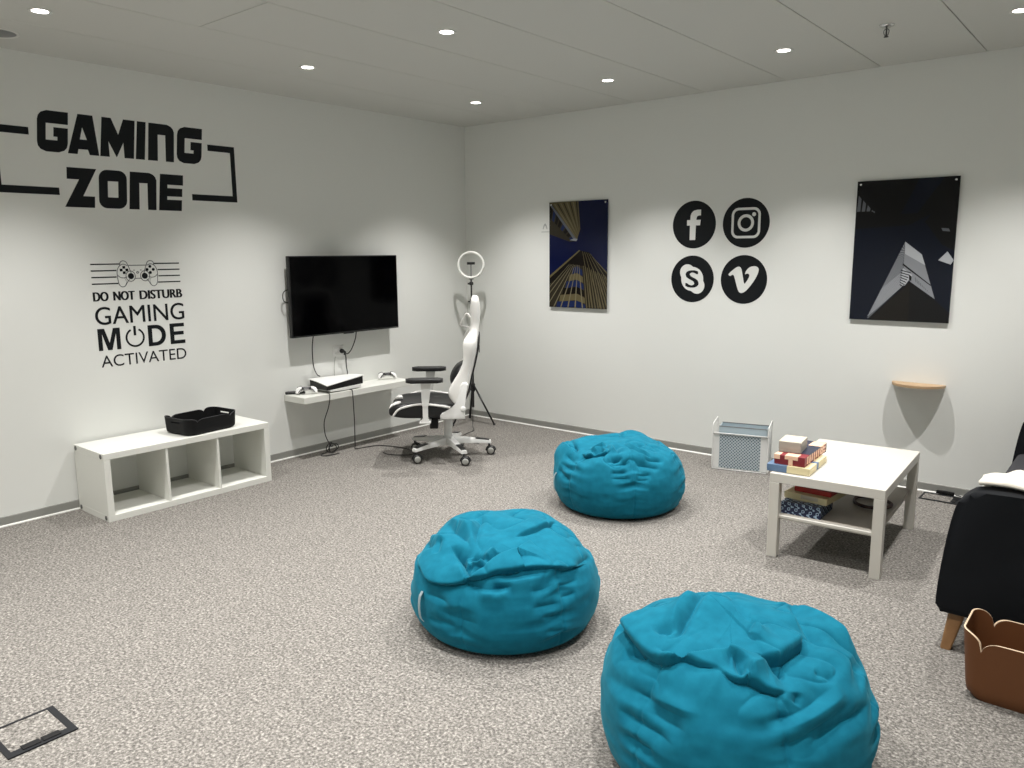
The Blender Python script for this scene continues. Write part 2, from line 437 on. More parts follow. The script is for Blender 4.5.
def dot(poly, name='button'):
    bm = nb(); prism(bm, poly, LEFT(), DEC); dec(name, bm, dnd)
for s in (-1, 1): dot(circ(mc+s*.045, 1.444, .0195, 20), 'thumbstick')
for du, dv in ((0, .018), (0, -.018), (.019, 0), (-.019, 0)):
    dot(circ(-3.067+du*1.1, 1.484+dv*1.1, .0098, 14))
    u, v = -3.237+du*.95, 1.484+dv*.95
    dot(rrect(u-.0085, u+.0085, v-.0085, v+.0085, .002, 2))
for s in (-1, 1): dot([(mc+s*.022-.005, 1.480), (mc+s*.022+.005, 1.480), (mc+s*.022+.005, 1.484), (mc+s*.022-.005, 1.484)])


# ------------------------------------------------------------------ stickers, back wall
def logo(cx, cz, label):
    t = thing('logo_sticker', label, 'wall sticker', (cx, 0, cz), group='round black logo stickers')
    bm = nb(); prism(bm, circ(0, 0, .178, 64), BACK(), DEC); obj('disc', bm, M['vinyl'], t)
    return t
E0 = lambda u, v, d: (u, -DEC-d, v)
t = logo(2.359, 1.774, 'round black sticker with a white letter f, upper left of the four logos')
bm = nb()
f_out = [(-.033, -.115), (.014, -.115), (.016, -.006), (.050, -.006), (.055, .035), (.019, .035), (.020, .050), (.026, .062), (.038, .067), (.055, .067), (.055, .110), (.025, .110),
         (-.004, .104), (-.022, .088), (-.030, .066), (-.031, .035), (-.058, .035), (-.058, -.006), (-.033, -.006)]
prism(bm, f_out, E0, .0008); obj('emblem', bm, M['vinylwhite'], t)
t = logo(2.770, 1.775, 'round black sticker with a white camera outline, upper right of the four logos')
bm = nb()
ring_prism(bm, rrect(-.110, .110, -.110, .110, .052, 8), rrect(-.092, .092, -.092, .092, .036, 8), E0, .0008)
ring_prism(bm, circ(0, 0, .062), circ(0, 0, .041), E0, .0008); prism(bm, circ(.060, .060, .0145, 20), E0, .0008)
obj('emblem', bm, M['vinylwhite'], t)
t = logo(2.357, 1.364, 'round black sticker with a white S badge, lower left of the four logos')
bm = nb()
def blob():
    out = []
    for k in range(72):
        a = 2*math.pi*k/72; best = 0
        for (x, y, r) in ((0, 0, .092), (-.042, .050, .062), (.042, -.050, .062)):
            b = x*math.cos(a)+y*math.sin(a); d = b*b-(x*x+y*y-r*r)
            if d >= 0: best = max(best, b+math.sqrt(d))
        out.append((best*math.cos(a), best*math.sin(a)))
    return out
prism(bm, blob(), E0, .0008); obj('emblem', bm, M['vinylwhite'], t)
bm = text_bm('S', -.050, .050, -.066, .066, lambda u, v, d: (u, -DEC-.0008-d, v), .0006, .006); obj('letter', bm, M['vinyl'], t)
t = logo(2.770, 1.366, 'round black sticker with a white slanted v, lower right of the four logos')
bm = nb()
v_out = [(-.117, .040), (-.104, .025), (-.085, .034), (-.072, .018), (-.046, -.062), (-.030, -.092), (-.006, -.098), (.030, -.074), (.074, -.018), (.101, .030), (.112, .066), (.106, .088),
         (.082, .098), (.048, .092), (.022, .070), (.010, .040), (.030, .044), (.042, .036), (.042, .020), (.026, -.010), (.010, -.030), (.002, -.016), (-.010, .040), (-.022, .082), (-.040, .094), (-.068, .082)]
vs = spline([(u, v, 0) for u, v in v_out], 4, True)
prism(bm, [(p.x, p.y) for p in vs], E0, .0008); obj('emblem', bm, M['vinylwhite'], t)
bm = nb()
ring_prism(bm, [(.915, 1.775), (.925, 1.806), (.935, 1.822), (.946, 1.822), (.956, 1.806), (.966, 1.775)], [(.924, 1.775), (.932, 1.796), (.939, 1.806), (.942, 1.806), (.949, 1.796), (.957, 1.775)], BACK(), .0015)
prism(bm, [(.900, 1.748), (.985, 1.748), (.985, 1.754), (.900, 1.754)], BACK(), .0015)
tag(obj('wall_marking', bm, M['faint_ink']), 'faint small grey marking on the back wall beside the left picture', 'wall marking')

# ------------------------------------------------------------------ pictures
P_SKY = mat('print_night_blue', (.065, .085, .21), .12, spec=.22)
P_SKY2 = mat('print_dark_navy', (.055, .075, .125), .12, spec=.22)
P_GOLD = mat('print_ochre', (.36, .33, .235), .12, spec=.22)
P_GOLD2 = mat('print_dark_ochre', (.185, .17, .135), .12, spec=.22)
P_PALE = mat('print_pale_ochre', (.44, .415, .33), .12, spec=.22)
P_DARK = mat('print_black_brown', (.10, .09, .08), .12, spec=.22)
P_BLUEW = mat('print_window_blue', (.12, .16, .30), .12, spec=.22)
P_GREY = mat('print_grey', (.52, .53, .55), .12, spec=.22)
P_LITE = mat('print_light_grey', (.68, .69, .71), .12, spec=.22)
P_MID = mat('print_mid_grey', (.36, .37, .39), .12, spec=.22)
P_BLK = mat('print_black', (.07, .07, .075), .12, spec=.22)
P_ALL = [P_SKY, P_SKY2, P_GOLD, P_GOLD2, P_PALE, P_DARK, P_BLUEW, P_GREY, P_LITE, P_MID, P_BLK]
def clip(poly, w, h):
    def half(P, f, cut):
        out = []
        for i in range(len(P)):
            a, b = P[i-1], P[i]; fa, fb = f(a), f(b)
            if (fa >= 0) != (fb >= 0):
                t = fa/(fa-fb); out.append((a[0]+(b[0]-a[0])*t, a[1]+(b[1]-a[1])*t))
            if fb >= 0: out.append(b)
        return out
    for f in (lambda p: p[0], lambda p: w-p[0], lambda p: p[1], lambda p: h-p[1]):
        poly = half(poly, f, 0)
        if len(poly) < 3: return None
    return poly
def picture(x0, x1, z0, z1, label, art, ground):
    w, h = x1-x0, z1-z0
    t = thing('wall_picture', label, 'picture', (x0, -.013, z0))
    bm = nb(); box(bm, 0, w, -.005, 0, 0, h, bev=.0006, seg=1); obj('panel', bm, [ground], t)
    bm = nb(); layer = [0]
    def poly(P, m):
        P = clip(P, w, h)
        if not P: return
        layer[0] += 1
        d = .005+.00001*layer[0]
        f = bm.faces.new([bm.verts.new((u, -d, v)) for u, v in P]); f.material_index = P_ALL.index(m)
    art(poly, w, h)
    o = obj('printed_image', bm, P_ALL, t, recalc=False)
    for f in o.data.polygons: pass
    bm2 = bmesh.new(); bm2.from_mesh(o.data)
    for f in bm2.faces:
        f.normal_update()
        if f.normal.y > 0: f.normal_flip()
    bm2.to_mesh(o.data); bm2.free()
    for u in (.022, w-.022):
        for v in (h-.022,):
            bm = nb(); lathe(bm, [(.004, -.013), (.004, .006), (.0075, .006), (.0075, .0095), (.006, .011), (0, .011)], 16, Matrix.Translation((u, 0, v)) @ Matrix.Rotation(R(90), 4, 'X'))
            obj('standoff_screw', bm, M['chrome'], t, True)
    return t
def art1(poly, w, h):
    P = lambda x, y: (x*w, (1-y)*h)        # picture fractions, y down
    L = lambda a, b, t: (a[0]+(b[0]-a[0])*t, a[1]+(b[1]-a[1])*t)
    # upper tower seen from below
    A, Bq, C, D, E, F = (0, 0), (.51, 0), (.545, .26), (.48, .37), (.36, .375), (0, .30)
    poly([P(*A), P(*Bq), P(*C), P(*D), P(*E), P(*F)], P_GOLD2)
    poly([P(0, 0), P(.51, 0), P(.545, .26), P(.48, .37), P(.02, .03)], P_GOLD)
    for k in range(9):
        a0 = L((.02, .02), (.51, 0), (k+.15)/9); a1 = L((.02, .02), (.51, 0), (k+.55)/9); e = L((.475, .355), (.535, .27), k/9)
        poly([P(*a0), P(*a1), P(*e)], P_PALE if k % 2 else P_GOLD2)
    for k in range(8):
        s0 = L((.02, .03), (.48, .37), (k)/8.0); s1 = L((.02, .03), (.48, .37), (k+.7)/8.0)
        q0 = L((0, .14), (.40, .37), k/8.0); q1 = L((0, .14), (.40, .37), (k+.7)/8.0)
        poly([P(*s0), P(*s1), P(*q1), P(*q0)], P_BLUEW if k % 3 == 1 else P_DARK)
    poly([P(0, .02), P(.04, .02), P(.47, .345), P(.48, .37), P(.44, .36)], P_MID)
    poly([P(.36, .36), P(.48, .37), P(.5, .35), P(.44, .345)], P_GREY)
    # lower tower
    poly([P(.53, .455), P(.70, .475), P(1, .67), P(1, 1.0), P(0, 1.0), P(0, .71)], P_GOLD2)
    poly([P(.53, .455), P(.70, .475), P(1, .67), P(1, .72), P(.60, .60), P(.42, .60), P(0, .78), P(0, .71)], P_DARK)
    # curved glazed front
    for r in range(6):
        y0 = .62+.065*r; y1 = y0+.045
        x0 = .40-.055*r; x1 = .58+.012*r
        poly([P(x0+.02, y0), P(.5, y0-.015), P(x1, y0+.02), P(x1+.008, y1+.03), P(.47, y1), P(x0, y1+.02)], (P_BLUEW, P_GOLD, P_BLUEW, P_DARK, P_GOLD, P_BLUEW)[r])
    for k in range(13):
        t = k/12; a = L((.36, .585), (.64, .60), t) if k < 8 else L((.55, .46), (.72, .49), (k-7)/5)
        b = (-.35+1.6*t, 1.02)
        if k >= 8: b = (.62+.14*(k-7), 1.02)
        poly([P(a[0], a[1]), P(a[0]+.006, a[1]), P(b[0]+.022, b[1]), P(b[0], b[1])], P_GOLD if k >= 8 else P_PALE)
    for k in range(12):
        a = L((.60, .60), (1.0, .70), k/12); b = (.66+.05*k, 1.02)
        poly([P(a[0], a[1]), P(a[0]+.008, a[1]), P(b[0]+.020, b[1]), P(b[0], b[1])], P_GOLD)
        poly([P(a[0]+.02, a[1]+.01), P(a[0]+.024, a[1]+.01), P(b[0]+.034, b[1]), P(b[0]+.025, b[1])], P_DARK)
    poly([P(0, .70), P(.53, .452), P(.545, .46), P(0, .725)], P_GOLD)
    poly([P(.69, .475), P(1, .66), P(1, .675)], P_GOLD)
def art2(poly, w, h):
    P = lambda x, y: (x*w, (1-y)*h)
    L = lambda a, b, t: (a[0]+(b[0]-a[0])*t, a[1]+(b[1]-a[1])*t)
    poly([P(0, 0), P(1, 0), P(1, .16), P(.55, .32), P(0, .34)], P_BLK)
    poly([P(.62, 0), P(.86, 0), P(.62, .24), P(.46, .24)], P_SKY2)
    poly([P(.70, .30), P(1, .02), P(1, .50), P(.88, .46)], P_BLK)
    for k in range(4):
        a = .04+.055*k
        poly([P(0.02+.05*k, .10+.035*k), P(.05+.05*k, .125+.035*k), P(.045+.05*k, .215), P(.01+.05*k, .215)], P_MID)
    poly([P(.86, .345), P(.93, .350), P(.945, .370), P(.875, .365)], P_MID)
    # pale triangle near the right edge
    poly([P(.855, .565), P(.935, .505), P(1.0, .565), P(.975, .595)], P_LITE)
    # slab tower: left face with fine ribs, right face
    a, b, c, d = (.525, .435), (.695, .525), (.845, .80), (.60, .70)
    poly([P(*a), P(.19, .985), P(.20, .99), P(.545, .735), P(.515, .60)], P_MID)
    for k in range(26):
        t0 = k/26; t1 = (k+.45)/26
        q0 = L((.525, .435), (.185, .985), t0); q1 = L((.525, .435), (.185, .985), t1)
        s0 = L((.522, .47), (.55, .74), t0); s1 = L((.522, .47), (.55, .74), t1)
        poly([P(*q0), P(*q1), P(*s1), P(*s0)], P_GREY if k < 16 else P_LITE)
    poly([P(*a), P(*b), P(.852, .835), P(.60, .715), P(.525, .61)], P_GREY)
    poly([P(*a), P(*b), P(.735, .60), P(.53, .52)], P_LITE)
    poly([P(.515, .585), P(.80, .735), P(.805, .745), P(.515, .600)], P_BLK)
    poly([P(.52, .62), P(.62, .67), P(.55, .745), P(.51, .735)], P_LITE)
    for k in range(7):
        y = .632+.017*k
        poly([P(.50, y), P(.60-.01*k, y+.018), P(.60-.01*k, y+.025), P(.50, y+.007)], P_BLK)
    for k in range(10):
        poly([P(.645+.018*k, .685+.0125*k), P(.652+.018*k, .688+.0125*k), P(.660+.017*k, .720+.009*k), P(.653+.017*k, .717+.009*k)], P_MID)
    poly([P(.585, .665), P(.612, .68), P(.612, .715), P(.588, .70)], P_BLK)
    # dark building in front
    poly([P(.60, .715), P(.86, .845), P(1, .93), P(1, 1), P(.20, 1), P(.22, .975)], P_BLK)
    poly([P(.60, .72), P(.61, .995), P(.24, .995), P(.26, .965)], P_DARK)
picture(1.000, 1.596, 1.101, 1.999, 'tall dark blue picture of two towers seen from below, left one on the back wall', art1, P_SKY)
picture(3.537, 4.138, 1.113, 2.019, 'dark picture of a pale ribbed tower at night, right one on the back wall', art2, P_SKY2)

# ------------------------------------------------------------------ television, socket, cables
tv = thing('television', 'large black flat television mounted on the left wall', 'television', (.0, -1.529, .945))
hw = .540; TH = .617
bm = nb(); box(bm, .068, .105, -hw, hw, 0, TH, bev=.004); obj('housing', bm, M['black'], tv)
bm = nb(); box(bm, .1052, .1062, -hw+.008, hw-.008, .014, TH-.008); obj('screen', bm, M['screen'], tv)
bm = nb(); box(bm, .004, .068, -.20, .20, .12, .42, bev=.004); box(bm, .002, .010, -.26, .26, .10, .14); box(bm, .002, .010, -.26, .26, .40, .44); obj('wall_bracket', bm, M['blackmat'], tv)
bm = nb(); box(bm, .094, .108, -.05, .05, -.006, .004, bev=.002); obj('bottom_strip', bm, M['black'], tv)

sk = thing('wall_socket', 'white double wall socket below the television', 'socket', (0, -1.568, .79))
bm = nb(); box(bm, 0, .008, -.054, .054, -.042, .042, bev=.003); obj('cover_plate', bm, M['white2'], sk)
for s in (-.0265, .0265):
    bm = nb()
    lathe(bm, [(.021, .0), (.021, .004), (.019, .004), (.018, .001), (0, .001)], 24, Matrix.Translation((.0075, s, 0)) @ Matrix.Rotation(R(90), 4, 'Y')); obj('outlet', bm, M['white2'], sk, True)

def cable(name, pts, r, label, m='cable', cat='cable', n=8):
    bm = nb(); tube(bm, spline(pts, n), r, 7)
    return tag(obj(name, bm, M[m], None, True), label, cat)
cable('signal_cable', [(.06, -1.83, 1.02), (.055, -1.842, .95), (.045, -1.850, .86), (.045, -1.852, .76), (.042, -1.840, .68), (.036, -1.81, .63), (.030, -1.78, .612)], .0042, 'black cable hanging from the left of the television down behind the console')
pc = thing('power_cable', 'black power lead looping from the television to the plug in the wall socket', 'cable', (0, -1.5415, .79))
def rel(o, p): return [Vector(q)-o.location for q in p]
bm = nb(); tube(bm, spline(rel(pc, [(.055, -1.403, 1.0), (.048, -1.407, .95), (.045, -1.420, .88), (.045, -1.46, .805), (.047, -1.497, .772), (.046, -1.519, .768), (.042, -1.528, .775)]), 8), .0045, 7); obj('lead', bm, M['cable'], pc, True)
bm = nb(); lathe(bm, [(.0175, 0), (.0185, .012), (.014, .028), (.006, .034), (0, .034)], 20, Matrix.Translation((.0095, 0, 0)) @ Matrix.Rotation(R(90), 4, 'Y'))
tube(bm, spline([(.032, 0, 0), (.040, .010, -.006), (.036, .016, -.016), (.030, .018, -.030)], 6), [.010]*19, 10)
obj('plug', bm, M['black'], pc, True)
cable('console_power_lead', [(.034, -1.517, .757), (.030, -1.512, .72), (.028, -1.510, .66), (.024, -1.500, .60), (.022, -1.52, .535), (.024, -1.56, .516)], .0040, 'black lead dropping from the wall plug to the back of the console')
cable('white_wall_lead', [(.006, -1.60, .752), (.006, -1.612, .70), (.006, -1.618, .62), (.006, -1.615, .52)], .002, 'thin pale lead running down the wall left of the socket', 'cablegrey')
cable('charging_cable', [(.235, -1.875, .514), (.272, -1.878, .508), (.279, -1.886, .46), (.278, -1.902, .40), (.272, -1.940, .30), (.255, -1.925, .20), (.235, -1.88, .12), (.215, -1.835, .075), (.19, -1.80, .085)] + [(.178+.010*math.sin(t*1.7)-.004*t, -1.790+(.040+.005*math.sin(t*.9))*math.sin(t), .047+(.037+.003*math.sin(t*.7))*math.cos(t)) for t in [k*.7 for k in range(1, 20)]] + [(.10, -1.80, .008), (.12, -1.86, .005), (.16, -1.90, .005), (.20, -1.86, .005), (.21, -1.76, .005)], .0038, 'black cable hanging off the shelf front into a coil on the carpet')
cable('floor_cable', [(.245, -1.66, .514), (.272, -1.658, .507), (.278, -1.657, .45), (.275, -1.650, .30), (.262, -1.640, .16), (.235, -1.62, .05), (.205, -1.59, .007), (.225, -1.49, .005), (.27, -1.40, .005), (.40, -1.345, .005), (.55, -1.335, .005), (.66, -1.37, .005),
    (.70, -1.44, .005), (.66, -1.49, .005), (.57, -1.54, .005), (.50, -1.54, .005), (.457, -1.522, .005)], .0038, 'black cable dropping from the shelf and running along the carpet to the gaming chair')
cable('tv_side_lead', [(.060, -2.02, 1.32), (.055, -2.085, 1.30), (.05, -2.098, 1.26), (.055, -2.085, 1.22), (.060, -2.02, 1.21)], .004, 'short black lead looping out behind the left edge of the television')

# ------------------------------------------------------------------ floating shelf with console
sh = thing('wall_shelf', 'long white floating shelf on the left wall below the television', 'shelf', (0, -1.55, .457))
bm = nb(); box(bm, .0, .26, -.552, .552, 0, .050, bev=.0025); obj('shelf_board', bm, M['whitefoil'], sh)
SZ = .5072
def sheet(bm, x0, x1, y0, y1, top, bot, n=12):
    """plate between two height fields top(u,v), bot(u,v) with u, v in 0..1 and rounded corners left square"""
    def P(i, j, f): u, v = i/n, j/n; return bm.verts.new((x0+(x1-x0)*u, y0+(y1-y0)*v, f(u, v)))
    A = [[P(i, j, top) for j in range(n+1)] for i in range(n+1)]; Bv = [[P(i, j, bot) for j in range(n+1)] for i in range(n+1)]
    for i in range(n):
        for j in range(n):
            bm.faces.new((A[i][j], A[i+1][j], A[i+1][j+1], A[i][j+1])); bm.faces.new((Bv[i][j], Bv[i][j+1], Bv[i+1][j+1], Bv[i+1][j]))
    for k in range(n):
        bm.faces.new((A[0][k], A[0][k+1], Bv[0][k+1], Bv[0][k])); bm.faces.new((A[n][k+1], A[n][k], Bv[n][k], Bv[n][k+1]))
        bm.faces.new((A[k+1][0], A[k][0], Bv[k][0], Bv[k+1][0])); bm.faces.new((A[k][n], A[k+1][n], Bv[k+1][n], Bv[k][n]))
cs = thing('game_console', 'white and black game console lying flat on the floating shelf', 'game console', (.0, -1.70, SZ))
def topz(u, v): return .070+.022*(1-u)*(1-v)+.030*v*(.4+.6*u)-.012*u*(1-v)+.004*math.sin(u*3.1)
bm = nb(); sheet(bm, .022, .255, -.185, .185, lambda u, v: topz(u, v)+.006, lambda u, v: topz(u, v)); smooth_angle(obj('top_plate', bm, M['white2'], cs), 40)
bm = nb(); sheet(bm, .030, .243, -.178, .178, lambda u, v: topz(u, v)-.0005, lambda u, v: .024+.012*u*v); smooth_angle(obj('core', bm, M['black'], cs), 40)
bm = nb(); sheet(bm, .024, .252, -.150, .150, lambda u, v: .0235+.012*u*v, lambda u, v: .008+.008*abs(v-.5)); smooth_angle(obj('bottom_plate', bm, M['grey'] if False else M['white2'], cs), 40)
bm = nb(); box(bm, .06, .20, -.06, .10, 0, .010, bev=.002); obj('stand', bm, M['black'], cs)
def controller(loc, rz, label, tilt=0):
    t = thing('game_controller', label, 'game controller', loc, rz, 'white game controllers on the floating shelf')
    def outline(s):
        half = [(0, .030), (.028, .033), (.050, .034), (.066, .026), (.076, .002), (.082, -.030), (.080, -.052), (.069, -.060), (.057, -.052), (.045, -.026), (.034, -.015), (.0, -.013)]
        pts = half + [(-x, y) for x, y in half[-2:0:-1]]
        return [(p.x*s, p.y*s) for p in spline([(x, y, 0) for x, y in pts], 3, True)]
    # leaning up on its grips: u across, v up the face
    ca, sa = math.cos(R(55)), math.sin(R(55))
    fr = lambda u, v, d: (-(v+.064)*ca*.6+d*sa-.012, u, (v+.062)*sa*.62+.003+d*ca*.6)
    bm = nb(); prism(bm, outline(1), fr, .026, bev=.008, seg=3); obj('shell', bm, M['white2'], t, True)
    bm = nb()
    mid = [(-.030, .029), (.030, .029), (.024, .004), (.046, -.008), (.058, -.048), (.070, -.056), (.064, -.030), (.050, -.003), (.030, -.0145), (-.030, -.0145), (-.050, -.003), (-.064, -.030), (-.070, -.056), (-.058, -.048), (-.046, -.008), (-.024, .004)]
    fr2 = lambda u, v, d: fr(u, v, d+.0262)
    prism(bm, [(-.034, .030), (.034, .030), (.036, .006), (.048, -.004), (.062, -.040), (.068, -.054), (.058, -.050), (.044, -.024), (.032, -.012), (-.032, -.012), (-.044, -.024), (-.058, -.050), (-.068, -.054), (-.062, -.040), (-.048, -.004), (-.036, .006)], fr2, .002)
    obj('faceplate', bm, M['black'], t)
    for s in (-1, 1):
        bm = nb(); cyl(bm, fr(s*.026, .0, .027), fr(s*.026, .0, .040), .005, n=12); cyl(bm, fr(s*.026, .0, .038), fr(s*.026, .0, .043), .009, n=14); obj('thumbstick', bm, M['black'], t, True)
        bm = nb()
        tube(bm, [fr(s*.066, .024, .008), fr(s*.046, .040, .008), fr(s*.032, .038, .008)], .0075, 8); obj('trigger', bm, M['black'], t, True)
    return t
controller((.150, -2.000, SZ), -35, 'white and black game controller at the left end of the floating shelf')
controller((.105, -1.135, SZ), -30, 'white and black game controller at the right end of the floating shelf')
rc = thing('remote_control', 'black remote lying at the back left corner of the floating shelf', 'remote control', (.045, -2.03, SZ), 60)
bm = nb(); box(bm, -.075, .075, -.022, .022, 0, .020, bev=.006); obj('body', bm, M['black'], rc, True)
bm = nb()
for i in range(5):
    for j in (-.009, .009): lathe(bm, [(.005, .0195), (.005, .0225), (0, .0225)], 10, Matrix.Translation((-.05+.02*i, j, 0)))
obj('buttons', bm, M['grey'], rc)

# ------------------------------------------------------------------ cube unit with tray
kx = thing('cube_unit', 'low white cube shelving unit with three open compartments against the left wall', 'shelving unit', (.433, -3.6527, 0))
W, D, Hh, tk = 1.12, .412, .42, .039
def kpart(name, a, m='whitefoil', label=None):
    bm = nb(); box(bm, *a, bev=.0015, seg=1); return obj(name, bm, M[m], kx, label=label)
kpart('top_panel', (-D, 0, 0, W, Hh-tk, Hh)); kpart('bottom_panel', (-D, 0, 0, W, 0, tk))
kpart('side_panel', (-D, 0, 0, tk, tk, Hh-tk)); kpart('side_panel', (-D, 0, W-tk, W, tk, Hh-tk))
for k in (1, 2):
    y = tk+k*(W-2*tk)/3; kpart('divider', (-D, -.004, y-.008, y+.008, tk, Hh-tk))
for x in (-D+.030, -.035):
    for z in (.022, Hh-.020):
        bm = nb(); lathe(bm, [(.0145, 0), (.0145, .002), (.012, .003), (0, .003)], 18, Matrix.Translation((x, 0, z)) @ Matrix.Rotation(R(90), 4, 'X')); obj('bolt_cap', bm, M['bolt'], kx, label='grey round bolt cap')

def basin(name, label, cat, loc, rz, a, b, h, endh, thick, mw, me, flare=1.12, notch=.055, hole=True):
    """soft-cornered tub: a = half length (local x), b = half width (y); lobed rim with a notch beside each corner, slotted ends"""
    t = thing(name, label, cat, loc, rz)
    N = 240; rc = min(a, b)*.42
    base = rrect(-a, a, -b, b, rc, 14)
    # resample outline by arc length
    pts = base+[base[0]]; L = [0]
    for p, q in zip(pts, pts[1:]): L.append(L[-1]+math.hypot(q[0]-p[0], q[1]-p[1]))
    def at(s):
        s = (s % 1)*L[-1]
        for i in range(len(L)-1):
            if L[i+1] >= s:
                f = (s-L[i])/max(1e-9, L[i+1]-L[i]); return (pts[i][0]+(pts[i+1][0]-pts[i][0])*f, pts[i][1]+(pts[i+1][1]-pts[i][1])*f)
    ring = [at(k/N) for k in range(N)]
    def rim(p):
        x, y = p
        ex = abs(x)-(a-rc*1.15); 
        d = abs(ex)                                  # distance (along x) from the notch line
        side = abs(y) > b*.55
        hh = endh if ex > 0 else h
        if side:
            q = min(1.0, d/.05)
            return hh-notch*(1-math.sqrt(max(0, 1-(1-q)**2)))
        return hh
    nz = 10
    bm = nb()
    def ringat(f, off):
        out = []
        for p in ring:
            zz = f*rim(p); k = zz/h
            s = 1-(1-min(1, k*6))**2*.10                    # rounded foot
            g = s*(1+(flare-1)*min(k, 1.1))
            r = math.hypot(*p); ux, uy = p[0]/r, p[1]/r
            out.append((p[0]*g-ux*off, p[1]*g-uy*off, max(zz, off)))
        return out
    O = [ringat(i/nz, 0) for i in range(nz+1)]; I = [ringat(i/nz, thick) for i in range(nz+1)]
    VO = [[bm.verts.new(p) for p in r] for r in O]; VI = [[bm.verts.new(p) for p in r] for r in I]
    for i in range(nz):
        for k in range(N):
            j = (k+1) % N
            # handle slot in both ends
            px, py = ring[k]; zz = (i+.5)/nz*rim(ring[k])
            if hole and abs(px) > a*.97 and abs(py) < b*.34 and endh*.66 < zz < endh*.82:
                for q in ((VO[i][k], VI[i][k]), ):
                    pass
                continue
            bm.faces.new((VO[i][k], VO[i][j], VO[i+1][j], VO[i+1][k])); bm.faces.new((VI[i][j], VI[i][k], VI[i+1][k], VI[i+1][j]))
    bm.faces.new([v for v in VO[0]][::-1]); bm.faces.new(VI[0])
    smooth_angle(obj('tub', bm, mw, t, recalc=False), 50)
    bm = nb()
    for k in range(N):
        j = (k+1) % N
        ao, bo = Vector(O[nz][k]), Vector(O[nz][j]); ai, bi = Vector(I[nz][k]), Vector(I[nz][j]); up = Vector((0, 0, .0018))
        vs = [bm.verts.new(p) for p in (ao, bo, bi, ai, ao+up, bo+up, bi+up, ai+up)]
        for q in ((4, 5, 6, 7), (0, 1, 5, 4), (2, 3, 7, 6)): bm.faces.new([vs[z] for z in q])
    bmesh.ops.remove_doubles(bm, verts=bm.verts[:], dist=1e-5)
    obj('rim', bm, me, t, True)
    return t
basin('tray_basket', 'black oblong basket with handle slots on top of the white cube unit', 'basket', (.262, -2.935, .42), 97, .192, .138, .103, .110, .006, M['traywall'], M['trayedge'], 1.035, .026)

# ------------------------------------------------------------------ gaming chair
ch = thing('gaming_chair', 'white and black gaming chair on five casters, turned sideways to the left wall', 'chair', (.945, -1.27, 0), 222)
bm = nb()
lathe(bm, [(.0, .098), (.048, .098), (.052, .110), (.050, .150), (.040, .165), (.0, .165)], 28)
ARMS = [R(a-222) for a in (-97, -25, 47, 119, 191)]
for a in ARMS:
    m = Matrix.Rotation(a, 4, 'Z'); rings = []
    for x, w, z0, z1 in ((.02, .036, .102, .158), (.12, .031, .105, .148), (.22, .027, .100, .134), (.30, .024, .095, .122), (.335, .022, .092, .116)):
        rings.append([m @ Vector((x, y*w, zz)) for y, zz in ((-1, z0), (1, z0), (1, z1-.012), (.72, z1), (-.72, z1), (-1, z1-.012))])
    loft(bm, rings)
smooth_angle(obj('star_base', bm, M['chairmetal'], ch), 40)
for a in ARMS:
    m = Matrix.Rotation(a, 4, 'Z')
    bm = nb(); rings = []
    for x, w, z in ((.215, .022, .1370), (.30, .0200, .1245), (.322, .018, .1205)):
        rings.append([m @ Vector((x, y*w, z+dz)) for y, dz in ((-1, -.003), (1, -.003), (1, .0025), (-1, .0025))])
    loft(bm, rings); obj('foot_pad', bm, M['black'], ch, label='black foot pad')
    bm = nb(); p = m @ Vector((.322, 0, 0)); ca = R(-46-222)+.25*math.sin(a*3)
    ax = Vector((math.cos(ca), math.sin(ca), 0)); tr = Vector((-ax.y, ax.x, 0))
    c0 = p+tr*.012
    for s in (-1, 1):
        q = Matrix.Translation(c0+Vector((0, 0, .0347))+ax*(.016*s)) @ ax.to_track_quat('Z', 'Y').to_matrix().to_4x4()
        lathe(bm, [(0, -.013), (.024, -.013), (.032, -.010), (.0345, -.004), (.0345, .004), (.032, .010), (.024, .013), (0, .013)], 24, q)
    tube(bm, [p+Vector((0, 0, .05)), p+Vector((0, 0, .096))], .008, 10)
    tube(bm, spline([c0+tr*.034+Vector((0, 0, .032)), c0+tr*.024+Vector((0, 0, .056)), c0+Vector((0, 0, .066)), c0-tr*.024+Vector((0, 0, .056)), c0-tr*.034+Vector((0, 0, .032))], 5), .010, 8, flat=1.3)
    w = obj('caster', bm, M['black'], ch, True)
    for s in (-1, 1):
        bm = nb(); q = Matrix.Translation(c0+Vector((0, 0, .0347))+ax*(.0292*s)) @ (ax*s).to_track_quat('Z', 'Y').to_matrix().to_4x4()
        lathe(bm, [(.025, -.002), (.025, .001), (.014, .0035), (0, .0035)], 20, q)
        obj('wheel_hub', bm, M['wheelgrey'], w, True, label='grey wheel hub')
bm = nb(); lathe(bm, [(.030, .16), (.030, .235), (.028, .24), (.028, .30), (.0, .30)], 24); lathe(bm, [(.0, .24), (.036, .24), (.036, .315), (.0, .315)], 24); smooth_angle(obj('gas_lift', bm, M['chairmetal'], ch), 40)
bm = nb(); box(bm, -.10, .14, -.10, .10, .312, .352, bev=.01); box(bm, -.06, .05, -.16, .16, .325, .350, bev=.006); obj('tilt_mechanism', bm, M['blackmat'], ch)
bm = nb(); box(bm, .066, .130, .155, .195, .262, .350, bev=.008, mtx=None); obj('lever', bm, M['blackmat'], ch, True)
